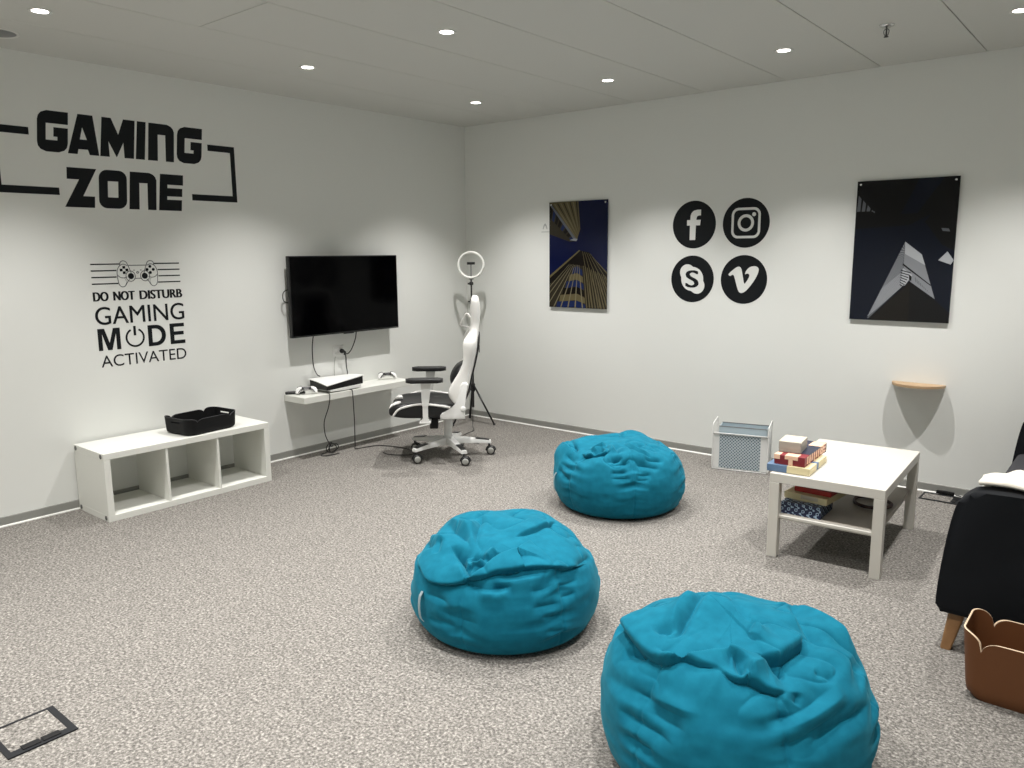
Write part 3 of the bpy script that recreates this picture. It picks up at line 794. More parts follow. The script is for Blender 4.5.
# seat
def seat_ring(x):
    u = (x+.06)/.51
    hw_ = .262-.012*abs(u-.5)*2-.03*max(0, u-.85)/.15
    fr_ = min(1, max(0, (x-.34)/.10)); fb_ = min(1, max(0, (x-.28)/.16))
    zb = .352+.022*fb_**2; bol = .470-.02*(1-min(1, u*3))-.012*max(0, (x-.24)/.2)-.042*fr_**2.2; mid = .444-.030*fr_**2.5
    P = []
    for y, z in ((-1.0, zb+.03), (-.97, zb+.004), (-.80, zb-.002), (0, zb-.002), (.80, zb-.002), (.97, zb+.004), (1.0, zb+.03), (1.0, bol-.022), (.94, bol), (.80, bol+.002), (.62, mid+.008), (.3, mid), (0, mid), (-.3, mid), (-.62, mid+.008), (-.80, bol+.002), (-.94, bol), (-1.0, bol-.022)):
        P.append((x, y*hw_, z))
    return P
xs = [-.062, -.055, -.02, .06, .14, .22, .29, .35, .395, .425, .438]
rings = [seat_ring(x) for x in xs]
e = rings[-1]; zc = sum(p[2] for p in e)/len(e)
rings[-1] = [(p[0], p[1]*.93, zc+(p[2]-zc)*.55) for p in e]
bm = nb(); loft(bm, rings); subd(obj('seat', bm, M['leather_b'], ch, True), 2)
def piping(name, pts, r, m='leather_w', flat=1.0, par=ch):
    bm = nb(); tube(bm, spline(pts, 6), r, 8, flat=flat); return obj(name, bm, M[m], par, True)
for s, dy, dz in ((1, 0, 0), (-1, -.016, .012)):
    piping('white_trim', [(.398, s*(.244+dy), .376), (.358, s*(.252+dy), .424+dz), (.30, s*(.258+dy), .447+dz), (.22, s*(.260+dy), .463+dz), (.14, s*(.260+dy), .463+dz), (.06, s*(.259+dy), .453+dz), (-.03, s*(.256+dy), .437+dz)], .0080)
    bm = nb(); P = [(.352, s*.085, .448), (.388, s*.100, .446), (.420, s*.140, .430), (.428, s*.195, .416), (.392, s*.200, .446), (.362, s*.150, .452)]
    n = len(P); a = [bm.verts.new(p) for p in P]; b = [bm.verts.new((p[0]+.004, p[1], p[2]+.012)) for p in P]
    bm.faces.new(a); bm.faces.new(b)
    for i in range(n): bm.faces.new((a[i], a[(i+1) % n], b[(i+1) % n], b[i]))
    obj('corner_patch', bm, M['leather_w'], ch)
# backrest: z, front of wings, back, half width, how deep the middle is set back
BK = [(.435, -.080, -.120, .235, .01), (.470, -.045, -.135, .248, .02), (.525, -.008, -.158, .256, .05), (.575, -.018, -.176, .258, .06), (.64, -.058, -.190, .255, .06), (.70, -.098, -.205, .252, .055),
      (.77, -.130, -.222, .255, .045), (.84, -.132, -.238, .264, .05), (.895, -.124, -.246, .268, .06), (.935, -.132, -.248, .258, .055), (.975, -.165, -.250, .215, .03), (1.01, -.190, -.256, .172, .012),
      (1.06, -.190, -.260, .160, .012), (1.12, -.186, -.264, .166, .015), (1.18, -.186, -.264, .160, .012), (1.232, -.192, -.258, .145, .005), (1.256, -.204, -.246, .115, 0)]
rings = []
for z, xf, xb, w, dp in BK:
    xm = xf-dp; sk_ = .25
    P = [(xb+.030, -w), (xb+.008, -w*.93), (xb, -w*.7), (xb, 0), (xb, w*.7), (xb+.008, w*.93), (xb+.030, w), ((xf+xb)/2+.01, w*1.01), (xf-.012, w*.985), (xf, w*.90), (xf-.006, w*.78), (xm, w*.58), (xm-.006, 0), (xm, -w*.58), (xf-.006, -w*.78), (xf, -w*.90), (xf-.012, -w*.985), ((xf+xb)/2+.01, -w*1.01)]
    rings.append([(x, y, z) for x, y in P])
bm = nb(); loft(bm, rings); subd(obj('backrest', bm, M['leather_w'], ch, True), 2)
bm = nb(); rings = []
for z, xf, xb, w, dp in BK[2:15]:
    xm = xf-dp; ww = w*.60
    rings.append([(xm-.012, -ww, z), (xm+.008, -ww*.97, z), (xm+.010, 0, z), (xm+.008, ww*.97, z), (xm-.012, ww, z)])
loft(bm, rings); subd(obj('front_panel', bm, M['leather_b'], ch, True, label='black padded front panel'), 1)
bm = nb(); rings = []
for z, xf, xb, w, dp in BK[1:11]:
    rings.append([(xb-.006, -w*.90, z), (xb-.012, -w*.5, z), (xb-.012, w*.5, z), (xb-.006, w*.90, z), (xb+.012, w*.965, z), (xb+.012, -w*.965, z)])
loft(bm, rings); subd(obj('back_shell', bm, M['leather_b'], ch, True, label='black back cover'), 1)
bm = nb(); rings = []
for k in range(9):
    t = -1+2*k/8; r = math.sqrt(max(.02, 1-t*t)); zc, xc = .660+.092*t, -.098-.035*t
    rings.append([(xc+.075*r*math.cos(a)*.9, .145*math.copysign(abs(math.sin(a))**.6, math.sin(a))*(.55+.45*r), zc) for a in [2*math.pi*i/20 for i in range(20)]])
loft(bm, rings); obj('lumbar_cushion', bm, M['leather_b'], ch, True)
for s in (1, -1):                  # side hinge covers
    bm = nb(); fr = lambda u, v, d, s=s: (u, s*(.245+d), v)
    prism(bm, [(.046, .352), (.046, .380), (.030, .398), (-.005, .412), (-.040, .436), (-.075, .458), (-.108, .60), (-.125, .625), (-.152, .626), (-.168, .61), (-.130, .440), (-.140, .400), (-.140, .352)], fr, .040, bev=.008)
    smooth_angle(obj('hinge_cover', bm, M['white2'], ch), 50)
    bm = nb(); lathe(bm, [(.020, 0), (.020, .008), (.014, .012), (0, .012)], 20, Matrix.Translation((-.128, s*.284, .43)) @ Matrix.Rotation(R(-90*s), 4, 'X')); obj('hinge_knob', bm, M['black'] if s < 0 else M['white2'], ch, True)
    # armrest
    pad = rrect(.018, .292, s*.300-.048, s*.300+.048, .040, 6)
    bm = nb(); prism(bm, pad, lambda u, v, d: (u, v, .636+d), .030, bev=.011, seg=3); obj('armrest_pad', bm, M['leather_b'], ch, True)
    bm = nb(); loft(bm, [[(x, s*.300+y, z) for x, y in ((xa, -.020), (xb_, -.020), (xb_, .020), (xa, .020))] for xa, xb_, z in ((.106, .182, .637), (.108, .180, .610), (.126, .176, .48), (.130, .174, .46))])
    loft(bm, [[(x, s*.300+y, z) for x, y in ((xa, -.016), (xb_, -.016), (xb_, .016), (xa, .016))] for xa, xb_, z in ((.134, .172, .47), (.134, .172, .37), (.128, .182, .355), (.120, .194, .335))])
    box(bm, .115, .198, min(s*.12, s*.318), max(s*.12, s*.318), .328, .342, bev=.004)
    smooth_angle(obj('armrest_post', bm, M['chairmetal'], ch), 40)
bm = nb(); tube(bm, spline([(-.205, -.165, .99), (-.160, -.195, .995), (-.112, -.205, 1.012), (-.132, -.20, 1.062), (-.158, -.195, 1.10), (-.185, -.18, 1.075), (-.205, -.165, 1.04)], 5), .008, 8)
obj('headrest_strap', bm, M['leather_w'], ch, True, label='white strap loop at the headrest')
bm = nb(); box(bm, -.256, -.250, .225, .236, .845, .905, bev=.002); obj('label_tab', bm, M['black'], ch)

# ------------------------------------------------------------------ ring light on tripod
rl = thing('ring_light', 'white ring light with phone holder on a thin black tripod in the room corner', 'ring light', (.285, -.25, 0))
vd = (Vector((5.148, -5.58, 1.575))-Vector((.285, -.25, 1.467))); vd.normalize()
vd = (Matrix.Rotation(R(-7), 3, 'Z') @ vd)
qr = Matrix.Translation((0, 0, 1.467)) @ vd.to_track_quat('Z', 'Y').to_matrix().to_4x4()
bm = nb()
prof = [(.114+.0115*math.cos(a), .019*math.sin(a)) for a in [2*math.pi*k/12 for k in range(12)]]
n = 64; V = [[bm.verts.new(qr @ Vector((r*math.cos(2*math.pi*i/n), r*math.sin(2*math.pi*i/n), z))) for r, z in prof] for i in range(n)]
for i in range(n):
    for k in range(12): bm.faces.new((V[i][k], V[(i+1) % n][k], V[(i+1) % n][(k+1) % 12], V[i][(k+1) % 12]))
obj('ring', bm, M['ringlight'], rl, True)
bm = nb(); tube(bm, spline([(0, 0, 1.348), (.004, -.004, 1.40), (.002, -.002, 1.45), (.0, 0, 1.478)], 5), .006, 8); tube(bm, [(0, 0, 1.335), (0, 0, 1.362)], .013, 12); obj('gooseneck', bm, M['grey'], rl, True)
bm = nb(); box(bm, -.036, .036, -.010, .012, 1.470, 1.494, bev=.004, mtx=Matrix.Rotation(R(-42+90-7), 4, 'Z') @ Matrix.Rotation(0, 4, 'X')); obj('phone_holder', bm, M['black'], rl)
bm = nb(); box(bm, -.022, .022, -.012, .012, 1.336, 1.356, bev=.004, mtx=Matrix.Rotation(R(41), 4, 'Z')); obj('ring_mount', bm, M['grey'], rl)
bm = nb(); tube(bm, [(0, 0, 1.272), (0, 0, 1.336)], .008, 10); lathe(bm, [(0, 1.285), (.017, 1.285), (.019, 1.292), (.019, 1.306), (.015, 1.314), (0, 1.314)], 16); tube(bm, [(0, 0, 1.298), (-.024, -.022, 1.298)], .008, 8); obj('ball_head', bm, M['black'], rl, True)
bm = nb(); tube(bm, [(0, 0, .15), (0, 0, .70)], .0115, 12); tube(bm, [(0, 0, .69), (0, 0, 1.14)], .0095, 12); tube(bm, [(0, 0, 1.13), (0, 0, 1.275)], .0075, 12); obj('pole', bm, M['black'], rl, True)
for z in (.70, 1.135):
    bm = nb(); lathe(bm, [(0, z-.02), (.016, z-.02), (.017, z-.005), (.017, z+.018), (.010, z+.024), (0, z+.024)], 16); tube(bm, [(0, 0, z), (-.030, -.012, z)], .006, 8); obj('clamp_collar', bm, M['black'], rl, True)
bm = nb(); lathe(bm, [(0, .300), (.018, .300), (.021, .315), (.021, .365), (.016, .375), (0, .375)], 16); obj('leg_hub', bm, M['black'], rl, True)
for a in (11, 141, 255):
    bm = nb(); d = Vector((math.cos(R(a)), math.sin(R(a)), 0)); rr = .225
    tube(bm, [d*.018+Vector((0, 0, .345)), d*rr+Vector((0, 0, .008))], .0075, 8, flat=1.4)
    lg = obj('leg', bm, M['black'], rl, True)
    bm = nb(); lathe(bm, [(.011, 0), (.012, .008), (.009, .018), (0, .018)], 12, Matrix.Translation(d*rr)); obj('rubber_foot', bm, M['black'], lg, True)
cable('ring_light_cable', [(.299, -.268, 1.30), (.312, -.27, 1.1), (.306, -.275, .8), (.31, -.28, .5), (.33, -.30, .25), (.38, -.36, .10), (.44, -.43, .02), (.506, -.49, .004), (.535, -.58, .004), (.570, -.70, .004), (.64, -.80, .004), (.76, -.855, .004), (.879, -.838, .004)], .003, 'thin black cable running from the ring light down and over the carpet')

# ------------------------------------------------------------------ small wooden wall shelf
ws = thing('wall_shelf', 'small half round wooden shelf on the back wall above the coffee table', 'shelf', (3.992, 0, .700))
bm = nb(); hw_ = .158; dpt = .150
poly = [(hw_*math.cos(math.pi*k/40), dpt*math.sin(math.pi*k/40)**.95) for k in range(41)]
prism(bm, poly, lambda u, v, d: (u, -v, d), .016, bev=.003); smooth_angle(obj('shelf_board', bm, M['oak'], ws), 40)
bm = nb(); box(bm, -.09, .09, -.012, 0, -.012, .001, bev=.002); obj('wall_cleat', bm, M['oak'], ws)

# ------------------------------------------------------------------ coffee table and boxes
ct = thing('coffee_table', 'low white square-legged coffee table with a lower shelf near the back wall', 'coffee table', (3.942, -1.266, 0), 3)
def cpart(name, a, bev=.002, m='white'):
    bm = nb(); box(bm, *a, bev=bev, seg=1); return obj(name, bm, M[m], ct)
cpart('tabletop', (-.275, .275, -.45, .45, .401, .450))
for sx in (-1, 1):
    for sy in (-1, 1):
        x0, y0 = sx*.275, sy*.45
        cpart('leg', (min(x0, x0-sx*.05), max(x0, x0-sx*.05), min(y0, y0-sy*.05), max(y0, y0-sy*.05), 0, .4008))
cpart('lower_shelf', (-.245, .245, -.420, .432, .205, .232), .003, 'shelfshade')  # white board tinted darker for the shade under the tabletop; front edge stays white
cpart('shelf_edge', (-.245, .245, -.432, -.4202, .205, .232), .008)
def gamebox(name, loc, rz, w, d, h, label, base_m, group=None, extra=None, lidm=None):
    """card box: body and lid with the lid's patches"""
    t = thing(name, label, 'box', loc, rz, group)
    bm = nb(); box(bm, -w/2+.001, w/2-.001, -d/2+.001, d/2-.001, 0, h*.55, bev=.001, seg=1); obj('body', bm, M[base_m], t)
    bm = nb(); box(bm, -w/2, w/2, -d/2, d/2, h*.30, h, bev=.0012, seg=1); obj('lid', bm, M[lidm or base_m], t)
    if extra:
        for (x0, x1, y0, y1, z0, z1, m) in extra:
            bm = nb(); box(bm, x0*w/2, x1*w/2, y0*d/2, y1*d/2, z0*h, z1*h); obj('printed_patch', bm, M[m], t)
    return t
e = 1.004
ZT = .4502
gamebox('puzzle_box', (3.758, -1.530, ZT), 4, .215, .330, .037, 'flat blue and cream box lying lowest in the stack on the coffee table', 'blueb', None,
        [(-.05, e, -1.006, -.2, .06, 1.01, 'cream'), (.3, e, .05, 1.004, .06, 1.012, 'cream'), (-1.0, 1.0, -1.0, 1.0, -.002, .04, 'navy')])
t = gamebox('puzzle_box', (3.758, -1.480, ZT+.0375), 3, .155, .395, .050, 'maroon and cream patterned box in the middle of the stack on the coffee table', 'maroon', None,
        [(-1.004, -.62, -1.01, -.7, .55, 1.012, 'pinkish'), (-.30, .55, -1.01, -.7, .62, 1.012, 'pinkish'), (-.05, .22, -1.01, -.9, .05, .7, 'pinkish'), (.70, 1.004, -1.008, -.92, .1, .9, 'maroon'),
         (-.6, 1.003, -.6, 1.003, .9, 1.011, 'navy'), (.15, 1.006, .45, .98, .92, 1.016, 'pinkish'), (.93, 1.010, .94, 1.006, 0, 1.0, 'navy')] +
        [(.90, 1.012, -1.0+.2*k, -1.0+.2*k+.10, .10+.1*(k % 2), .95, 'pinkish') for k in range(1, 9)] + [(.90, 1.011, .48, .92, .15, .38, 'pinkish'), (.90, 1.011, .48, .92, .55, .78, 'pinkish')])
t = gamebox('card_box', (3.732, -1.530, ZT+.0880), 8, .112, .160, .056, 'small plain grey box on top of the stack on the coffee table', 'greybox', None, [(-.99, .99, -.99, .99, .99, 1.006, 'creamlid')])
ZL = .2322
gamebox('pattern_box', (3.836, -1.572, ZL), 2, .200, .215, .062, 'blue and white patterned box on the lower shelf of the coffee table', 'bluepat', None, [(-.62, .15, -.55, .15, .99, 1.01, 'greybox')], 'bluepat')
gamebox('puzzle_box', (3.852, -1.470, ZL+.0625), -5, .225, .300, .034, 'flat cream box lying on the patterned box under the coffee table', 'cream', None, [(-.2, .6, -1.006, -.98, .35, .95, 'creamlid')])
gamebox('puzzle_box', (3.868, -1.455, ZL+.0970), -3, .190, .250, .026, 'flat red box topmost in the stack under the coffee table', 'red')
bm = nb(); tube(bm, spline([(3.985, -1.19, .242), (3.990, -1.28, .242), (4.030, -1.335, .243), (4.090, -1.350, .243), (4.150, -1.31, .243), (4.160, -1.22, .242), (4.08, -1.15, .242)], 6, True), .009, 8, True, flat=1.0)
tag(obj('strap', bm, M['strap'], None, True), 'dark brown strap curled on the lower shelf of the coffee table', 'strap')

# ------------------------------------------------------------------ magazine rack with a plate box inside
mr = thing('magazine_rack', 'white wire magazine rack with a dotted front plate beside the coffee table', 'magazine rack', (2.735, -.352, 0), 14)
RWd, RD, RH = .388, .185, .272
def loop(x):
    bm = nb(); tube(bm, spline([(x, 0, .004), (x, 0, .10), (x, 0, .24), (x, .004, .322), (x, .024, .340), (x, RD*.5, .348), (x, RD-.024, .355), (x, RD-.004, .342), (x, RD, .24), (x, RD, .10), (x, RD, .004)], 6), .0042, 8); return obj('end_loop', bm, M['rackwire'], mr, True)
loop(0); loop(RWd)
for y, z in ((0, RH), (0, .006), (RD, .006), (RD, RH)):
    bm = nb(); tube(bm, [(0, y, z), (RWd, y, z)], .0036, 8); obj('rail', bm, M['rackwire'], mr, True)
bm = nb()
for k in range(1, 8): tube(bm, [(RWd*k/8, 0, .006), (RWd*k/8, RD, .006)], .0022, 6)
for x in (0, RWd): tube(bm, [(x, 0, .006), (x, RD, .006)], .0036, 8)
obj('bottom_wires', bm, M['rackwire'], mr, True)
bm = nb(); box(bm, .004, RWd-.004, .0045, .0062, .012, RH-.006); obj('front_plate', bm, M['rackwire'], mr)
bm = nb(); box(bm, .048, RWd-.052, .0030, .0044, .016, RH-.010); obj('dotted_panel', bm, M['perf'], mr, label='blue grey dotted panel')
bm = nb(); box(bm, .004, RWd-.004, RD-.006, RD-.0045, .012, RH+.004); obj('rear_plate', bm, M['rackwire'], mr)
fb = thing('folder_box', 'pale blue grey file box standing inside the wire magazine rack', 'file box', (2.735, -.352, 0), 14)
bm = nb()
x0, x1, y0, y1, z0, z1 = .040, RWd-.014, .022, .150, .0105, .322
for a in ((x0, x1, y0, y0+.003, z0, z1-.004), (x0, x1, y1-.003, y1, z0, z1), (x0, x0+.003, y0, y1, z0, z1-.002), (x1-.003, x1, y0, y1, z0, z1-.002), (x0, x1, y0, y1, z0, z0+.003)): box(bm, *a)
obj('sleeve', bm, M['folder'], fb)
bm = nb()
for a in ((x0-.001, x1+.001, y0-.001, y0+.004, z1-.005, z1), (x0-.001, x1+.001, y1-.004, y1+.001, z1-.001, z1+.004)): box(bm, *a)
obj('edge_strip', bm, M['grey'], fb)

# ------------------------------------------------------------------ sofa, throw, basket
so = thing('sofa', 'dark fabric sofa with rounded arm and oak legs at the right edge', 'sofa', (4.58, -2.25, 0))
SW, SD = 2.0, .82
def arm(y0, y1):
    bm = nb(); out = []
    pts = [(.028, .150), (.004, .168), (.000, .20), (.004, .30), (.018, .45), (.034, .56), (.050, .615), (.085, .650), (.14, .664), (.45, .672), (.70, .674), (.79, .655), (.815, .60), (.82, .30), (.82, .18), (.80, .150)]
    prof = pts
    prism(bm, [(p.x, p.y) for p in spline([(x, z, 0) for x, z in pts], 3)], lambda u, v, d: (u, y0+d, v), y1-y0, bev=.022, seg=4)
    smooth_angle(obj('arm', bm, M['sofa'], so), 40)
arm(0, .13); arm(SW-.13, SW)
bm = nb(); box(bm, .035, SD-.02, .13, SW-.13, .17, .30, bev=.015, seg=3); smooth_angle(obj('base', bm, M['sofa'], so), 40)
for k in range(2):
    w = (SW-.26)/2; y = .13+k*w
    bm = nb(); box(bm, .030, SD-.18, y+.004, y+w-.004, .302, .425, bev=.030, seg=5); smooth_angle(obj('seat_cushion', bm, M['seat'], so), 40)
bm = nb()
loft(bm, [[(x, y, z) for x, z in ((.60, .30), (.66, .62), (.70, .78), (.74, .81), (.79, .81), (.82, .77), (.82, .30))] for y in (.13, SW-.13)]); smooth_angle(obj('backrest', bm, M['sofa'], so), 40)
for x, dx in ((.075, -.028), (.74, .02)):
    for y, dy in ((.070, -.045), (SW-.07, .045)):
        bm = nb(); loft(bm, [[(x+ox+r*u, y+oy+r*v, z) for u, v in rrect(-1, 1, -1, 1, .35, 4)] for ox, oy, r, z in ((dx, dy, .0175, .0), (dx*.97, dy*.97, .0190, .006), (0, 0, .031, .17))]); smooth_angle(obj('leg', bm, M['leg_oak'], so, label='tapered oak leg'), 40)
# crumpled cream throw over the seat side of the near arm
bm = nb(); nu, nv = 44, 26; V = []
for i in range(nu+1):
    row = []
    for j in range(nv+1):
        u, v = i/nu, j/nv
        x = .105+.46*u; y = -2.200+.30*v+.02*math.sin(u*9)
        edge = min(1, min(u, 1-u)*7, min(v, 1-v)*6)
        bumpz = .030*noise.noise(Vector((u*4.2, v*3.1, 1.3)))+.016*noise.noise(Vector((u*9, v*8, 5)))
        over = max(0, min(1, (v-.42)/.25))
        z = .681-.22*over*over*(3-2*over)+edge**.7*(.018+max(-.018, bumpz*.8))
        row.append(bm.verts.new((4.58+x, y, z)))
    V.append(row)
for i in range(nu):
    for j in range(nv): bm.faces.new((V[i][j], V[i+1][j], V[i+1][j+1], V[i][j+1]))
o = obj('throw_blanket', bm, M['throw'], None, True, recalc=False); s = o.modifiers.new('s', 'SOLIDIFY'); s.thickness = .012; s.offset = 1
tag(o, 'crumpled cream throw lying over the near arm of the dark sofa', 'blanket')
basin('leather_basket', 'tan leather basket with notched pale rim on the floor before the sofa arm', 'basket', (4.985, -2.470, 0), 0, .235, .112, .228, .252, .006, M['tan'], M['tanedge'], 1.09, .050)

# ------------------------------------------------------------------ floor boxes
def floor_box(x0, x1, y0, y1, label, group=None):
    t = thing('floor_box', label, 'floor socket', ((x0+x1)/2, (y0+y1)/2, 0), 0, group)
    w, d = (x1-x0)/2, (y1-y0)/2
    bm = nb(); ring_prism(bm, [(-w, -d), (w, -d), (w, d), (-w, d)], [(-w+.010, -d+.018), (w-.032, -d+.018), (w-.032, d-.022), (-w+.010, d-.022)], lambda u, v, z: (u, v, .0005+z), .0045); obj('frame', bm, M['flap'], t)
    bm = nb(); box(bm, -w+.011, w-.033, -d+.019, d-.023, .0003, .0035); obj('carpet_inlay', bm, M['carpet'], t, label='carpet covered lid')
    for s in (-1, 1):
        bm = nb(); box(bm, w-.040, w-.012, min(s*.003, s*.058), max(s*.003, s*.058), .0045, .0085, bev=.001, seg=1); obj('cable_flap', bm, M['blackmat'], t)
    return t
floor_box(2.262, 2.476, -4.862, -4.651, 'black framed floor box let into the carpet at the lower left')
floor_box(4.083, 4.300, -.197, -.030, 'black framed floor box by the back wall behind the coffee table')
ad = thing('power_adapter', 'small black adapter lying against the baseboard behind the coffee table', 'adapter', (4.205, -.034, .005))
bm = nb(); box(bm, -.052, .052, -.010, .010, .0045, .026, bev=.003); obj('body', bm, M['blackmat'], ad)
bm = nb(); tube(bm, spline([(.06, -.005, .012), (.10, -.006, .008), (.16, -.004, .006)], 5), .003, 7); obj('lead', bm, M['cable'], ad, True)

# ------------------------------------------------------------------ ceiling fittings and light
LX = [.893, 2.100, 3.312, 4.487]; LY = [-.830, -2.401, -3.93, -5.47]
seen = {(0, 2): 'leftmost recessed ceiling downlight, above the GAMING ZONE lettering', (1, 1): 'recessed ceiling downlight nearest the middle of the ceiling', (0, 1): 'recessed ceiling downlight over the left wall, above the television',
        (0, 0): 'recessed ceiling downlight deepest in the room corner', (1, 0): 'recessed ceiling downlight above the left picture on the back wall', (2, 0): 'recessed ceiling downlight above the logo stickers and right picture, left of the sprinkler',
        (3, 0): 'rightmost recessed ceiling downlight, right of the sprinkler'}
POW, EXPO = 172.0, 0.0
for i, x in enumerate(LX):
    for j, y in enumerate(LY):
        if (i, j) in seen:
            t = thing('ceiling_downlight', seen[(i, j)], 'downlight', (x, y, H), 0, 'recessed ceiling downlights')
            bm = nb(); lathe(bm, [(.036, -.0015), (.048, -.0045), (.052, -.003), (.053, .0005), (.036, .0005)], 32, cap=False); obj('trim_ring', bm, M['lampring'], t, True)
            bm = nb(); lathe(bm, [(0, -.0022), (.030, -.0022), (.0365, -.0012)], 32, cap=False); obj('lens', bm, M['lamp'], t, True)
        ld = bpy.data.lights.new('spot', 'SPOT'); ld.energy = POW; ld.spot_size = R(98); ld.spot_blend = .92; ld.shadow_soft_size = .022
        ld.color = (1.0, .975, .95)
        lo = bpy.data.objects.new('spot', ld); COL.objects.link(lo); lo.location = (x, y, H-.012)
sp = thing('sprinkler_head', 'small metal sprinkler head hanging from the ceiling', 'sprinkler', (3.914, -.992, H))
bm = nb(); lathe(bm, [(0, -.012), (.024, -.010), (.036, -.004), (.038, .0), (0, .0005)], 28); obj('escutcheon', bm, M['chrome'], sp, True)
bm = nb(); tube(bm, [(0, 0, -.010), (0, 0, -.058)], .0045, 8)
for s in (-1, 1): tube(bm, spline([(0, 0, -.016), (s*.012, 0, -.026), (s*.010, 0, -.046), (0, 0, -.056)], 5), .0022, 6)
lathe(bm, [(0, -.062), (.012, -.060), (.012, -.057), (0, -.056)], 16); obj('deflector', bm, M['bolt'], sp, True)
cv = thing('ceiling_speaker', 'grey round ceiling fitting cut off by the left edge near the ceiling', 'ceiling fitting', (.33, -3.935, H))
bm = nb(); lathe(bm, [(0, -.004), (.085, -.004), (.090, -.002), (.092, .0005)], 40, cap=False); obj('grille', bm, M['grey'], cv, True)
bm = nb(); lathe(bm, [(.090, -.003), (.100, -.006), (.104, -.002), (.104, .0005)], 40, cap=False); obj('trim_ring', bm, M['lampring'], cv, True)

#BAG0#
# ------------------------------------------------------------------ bean bags
import numpy as np
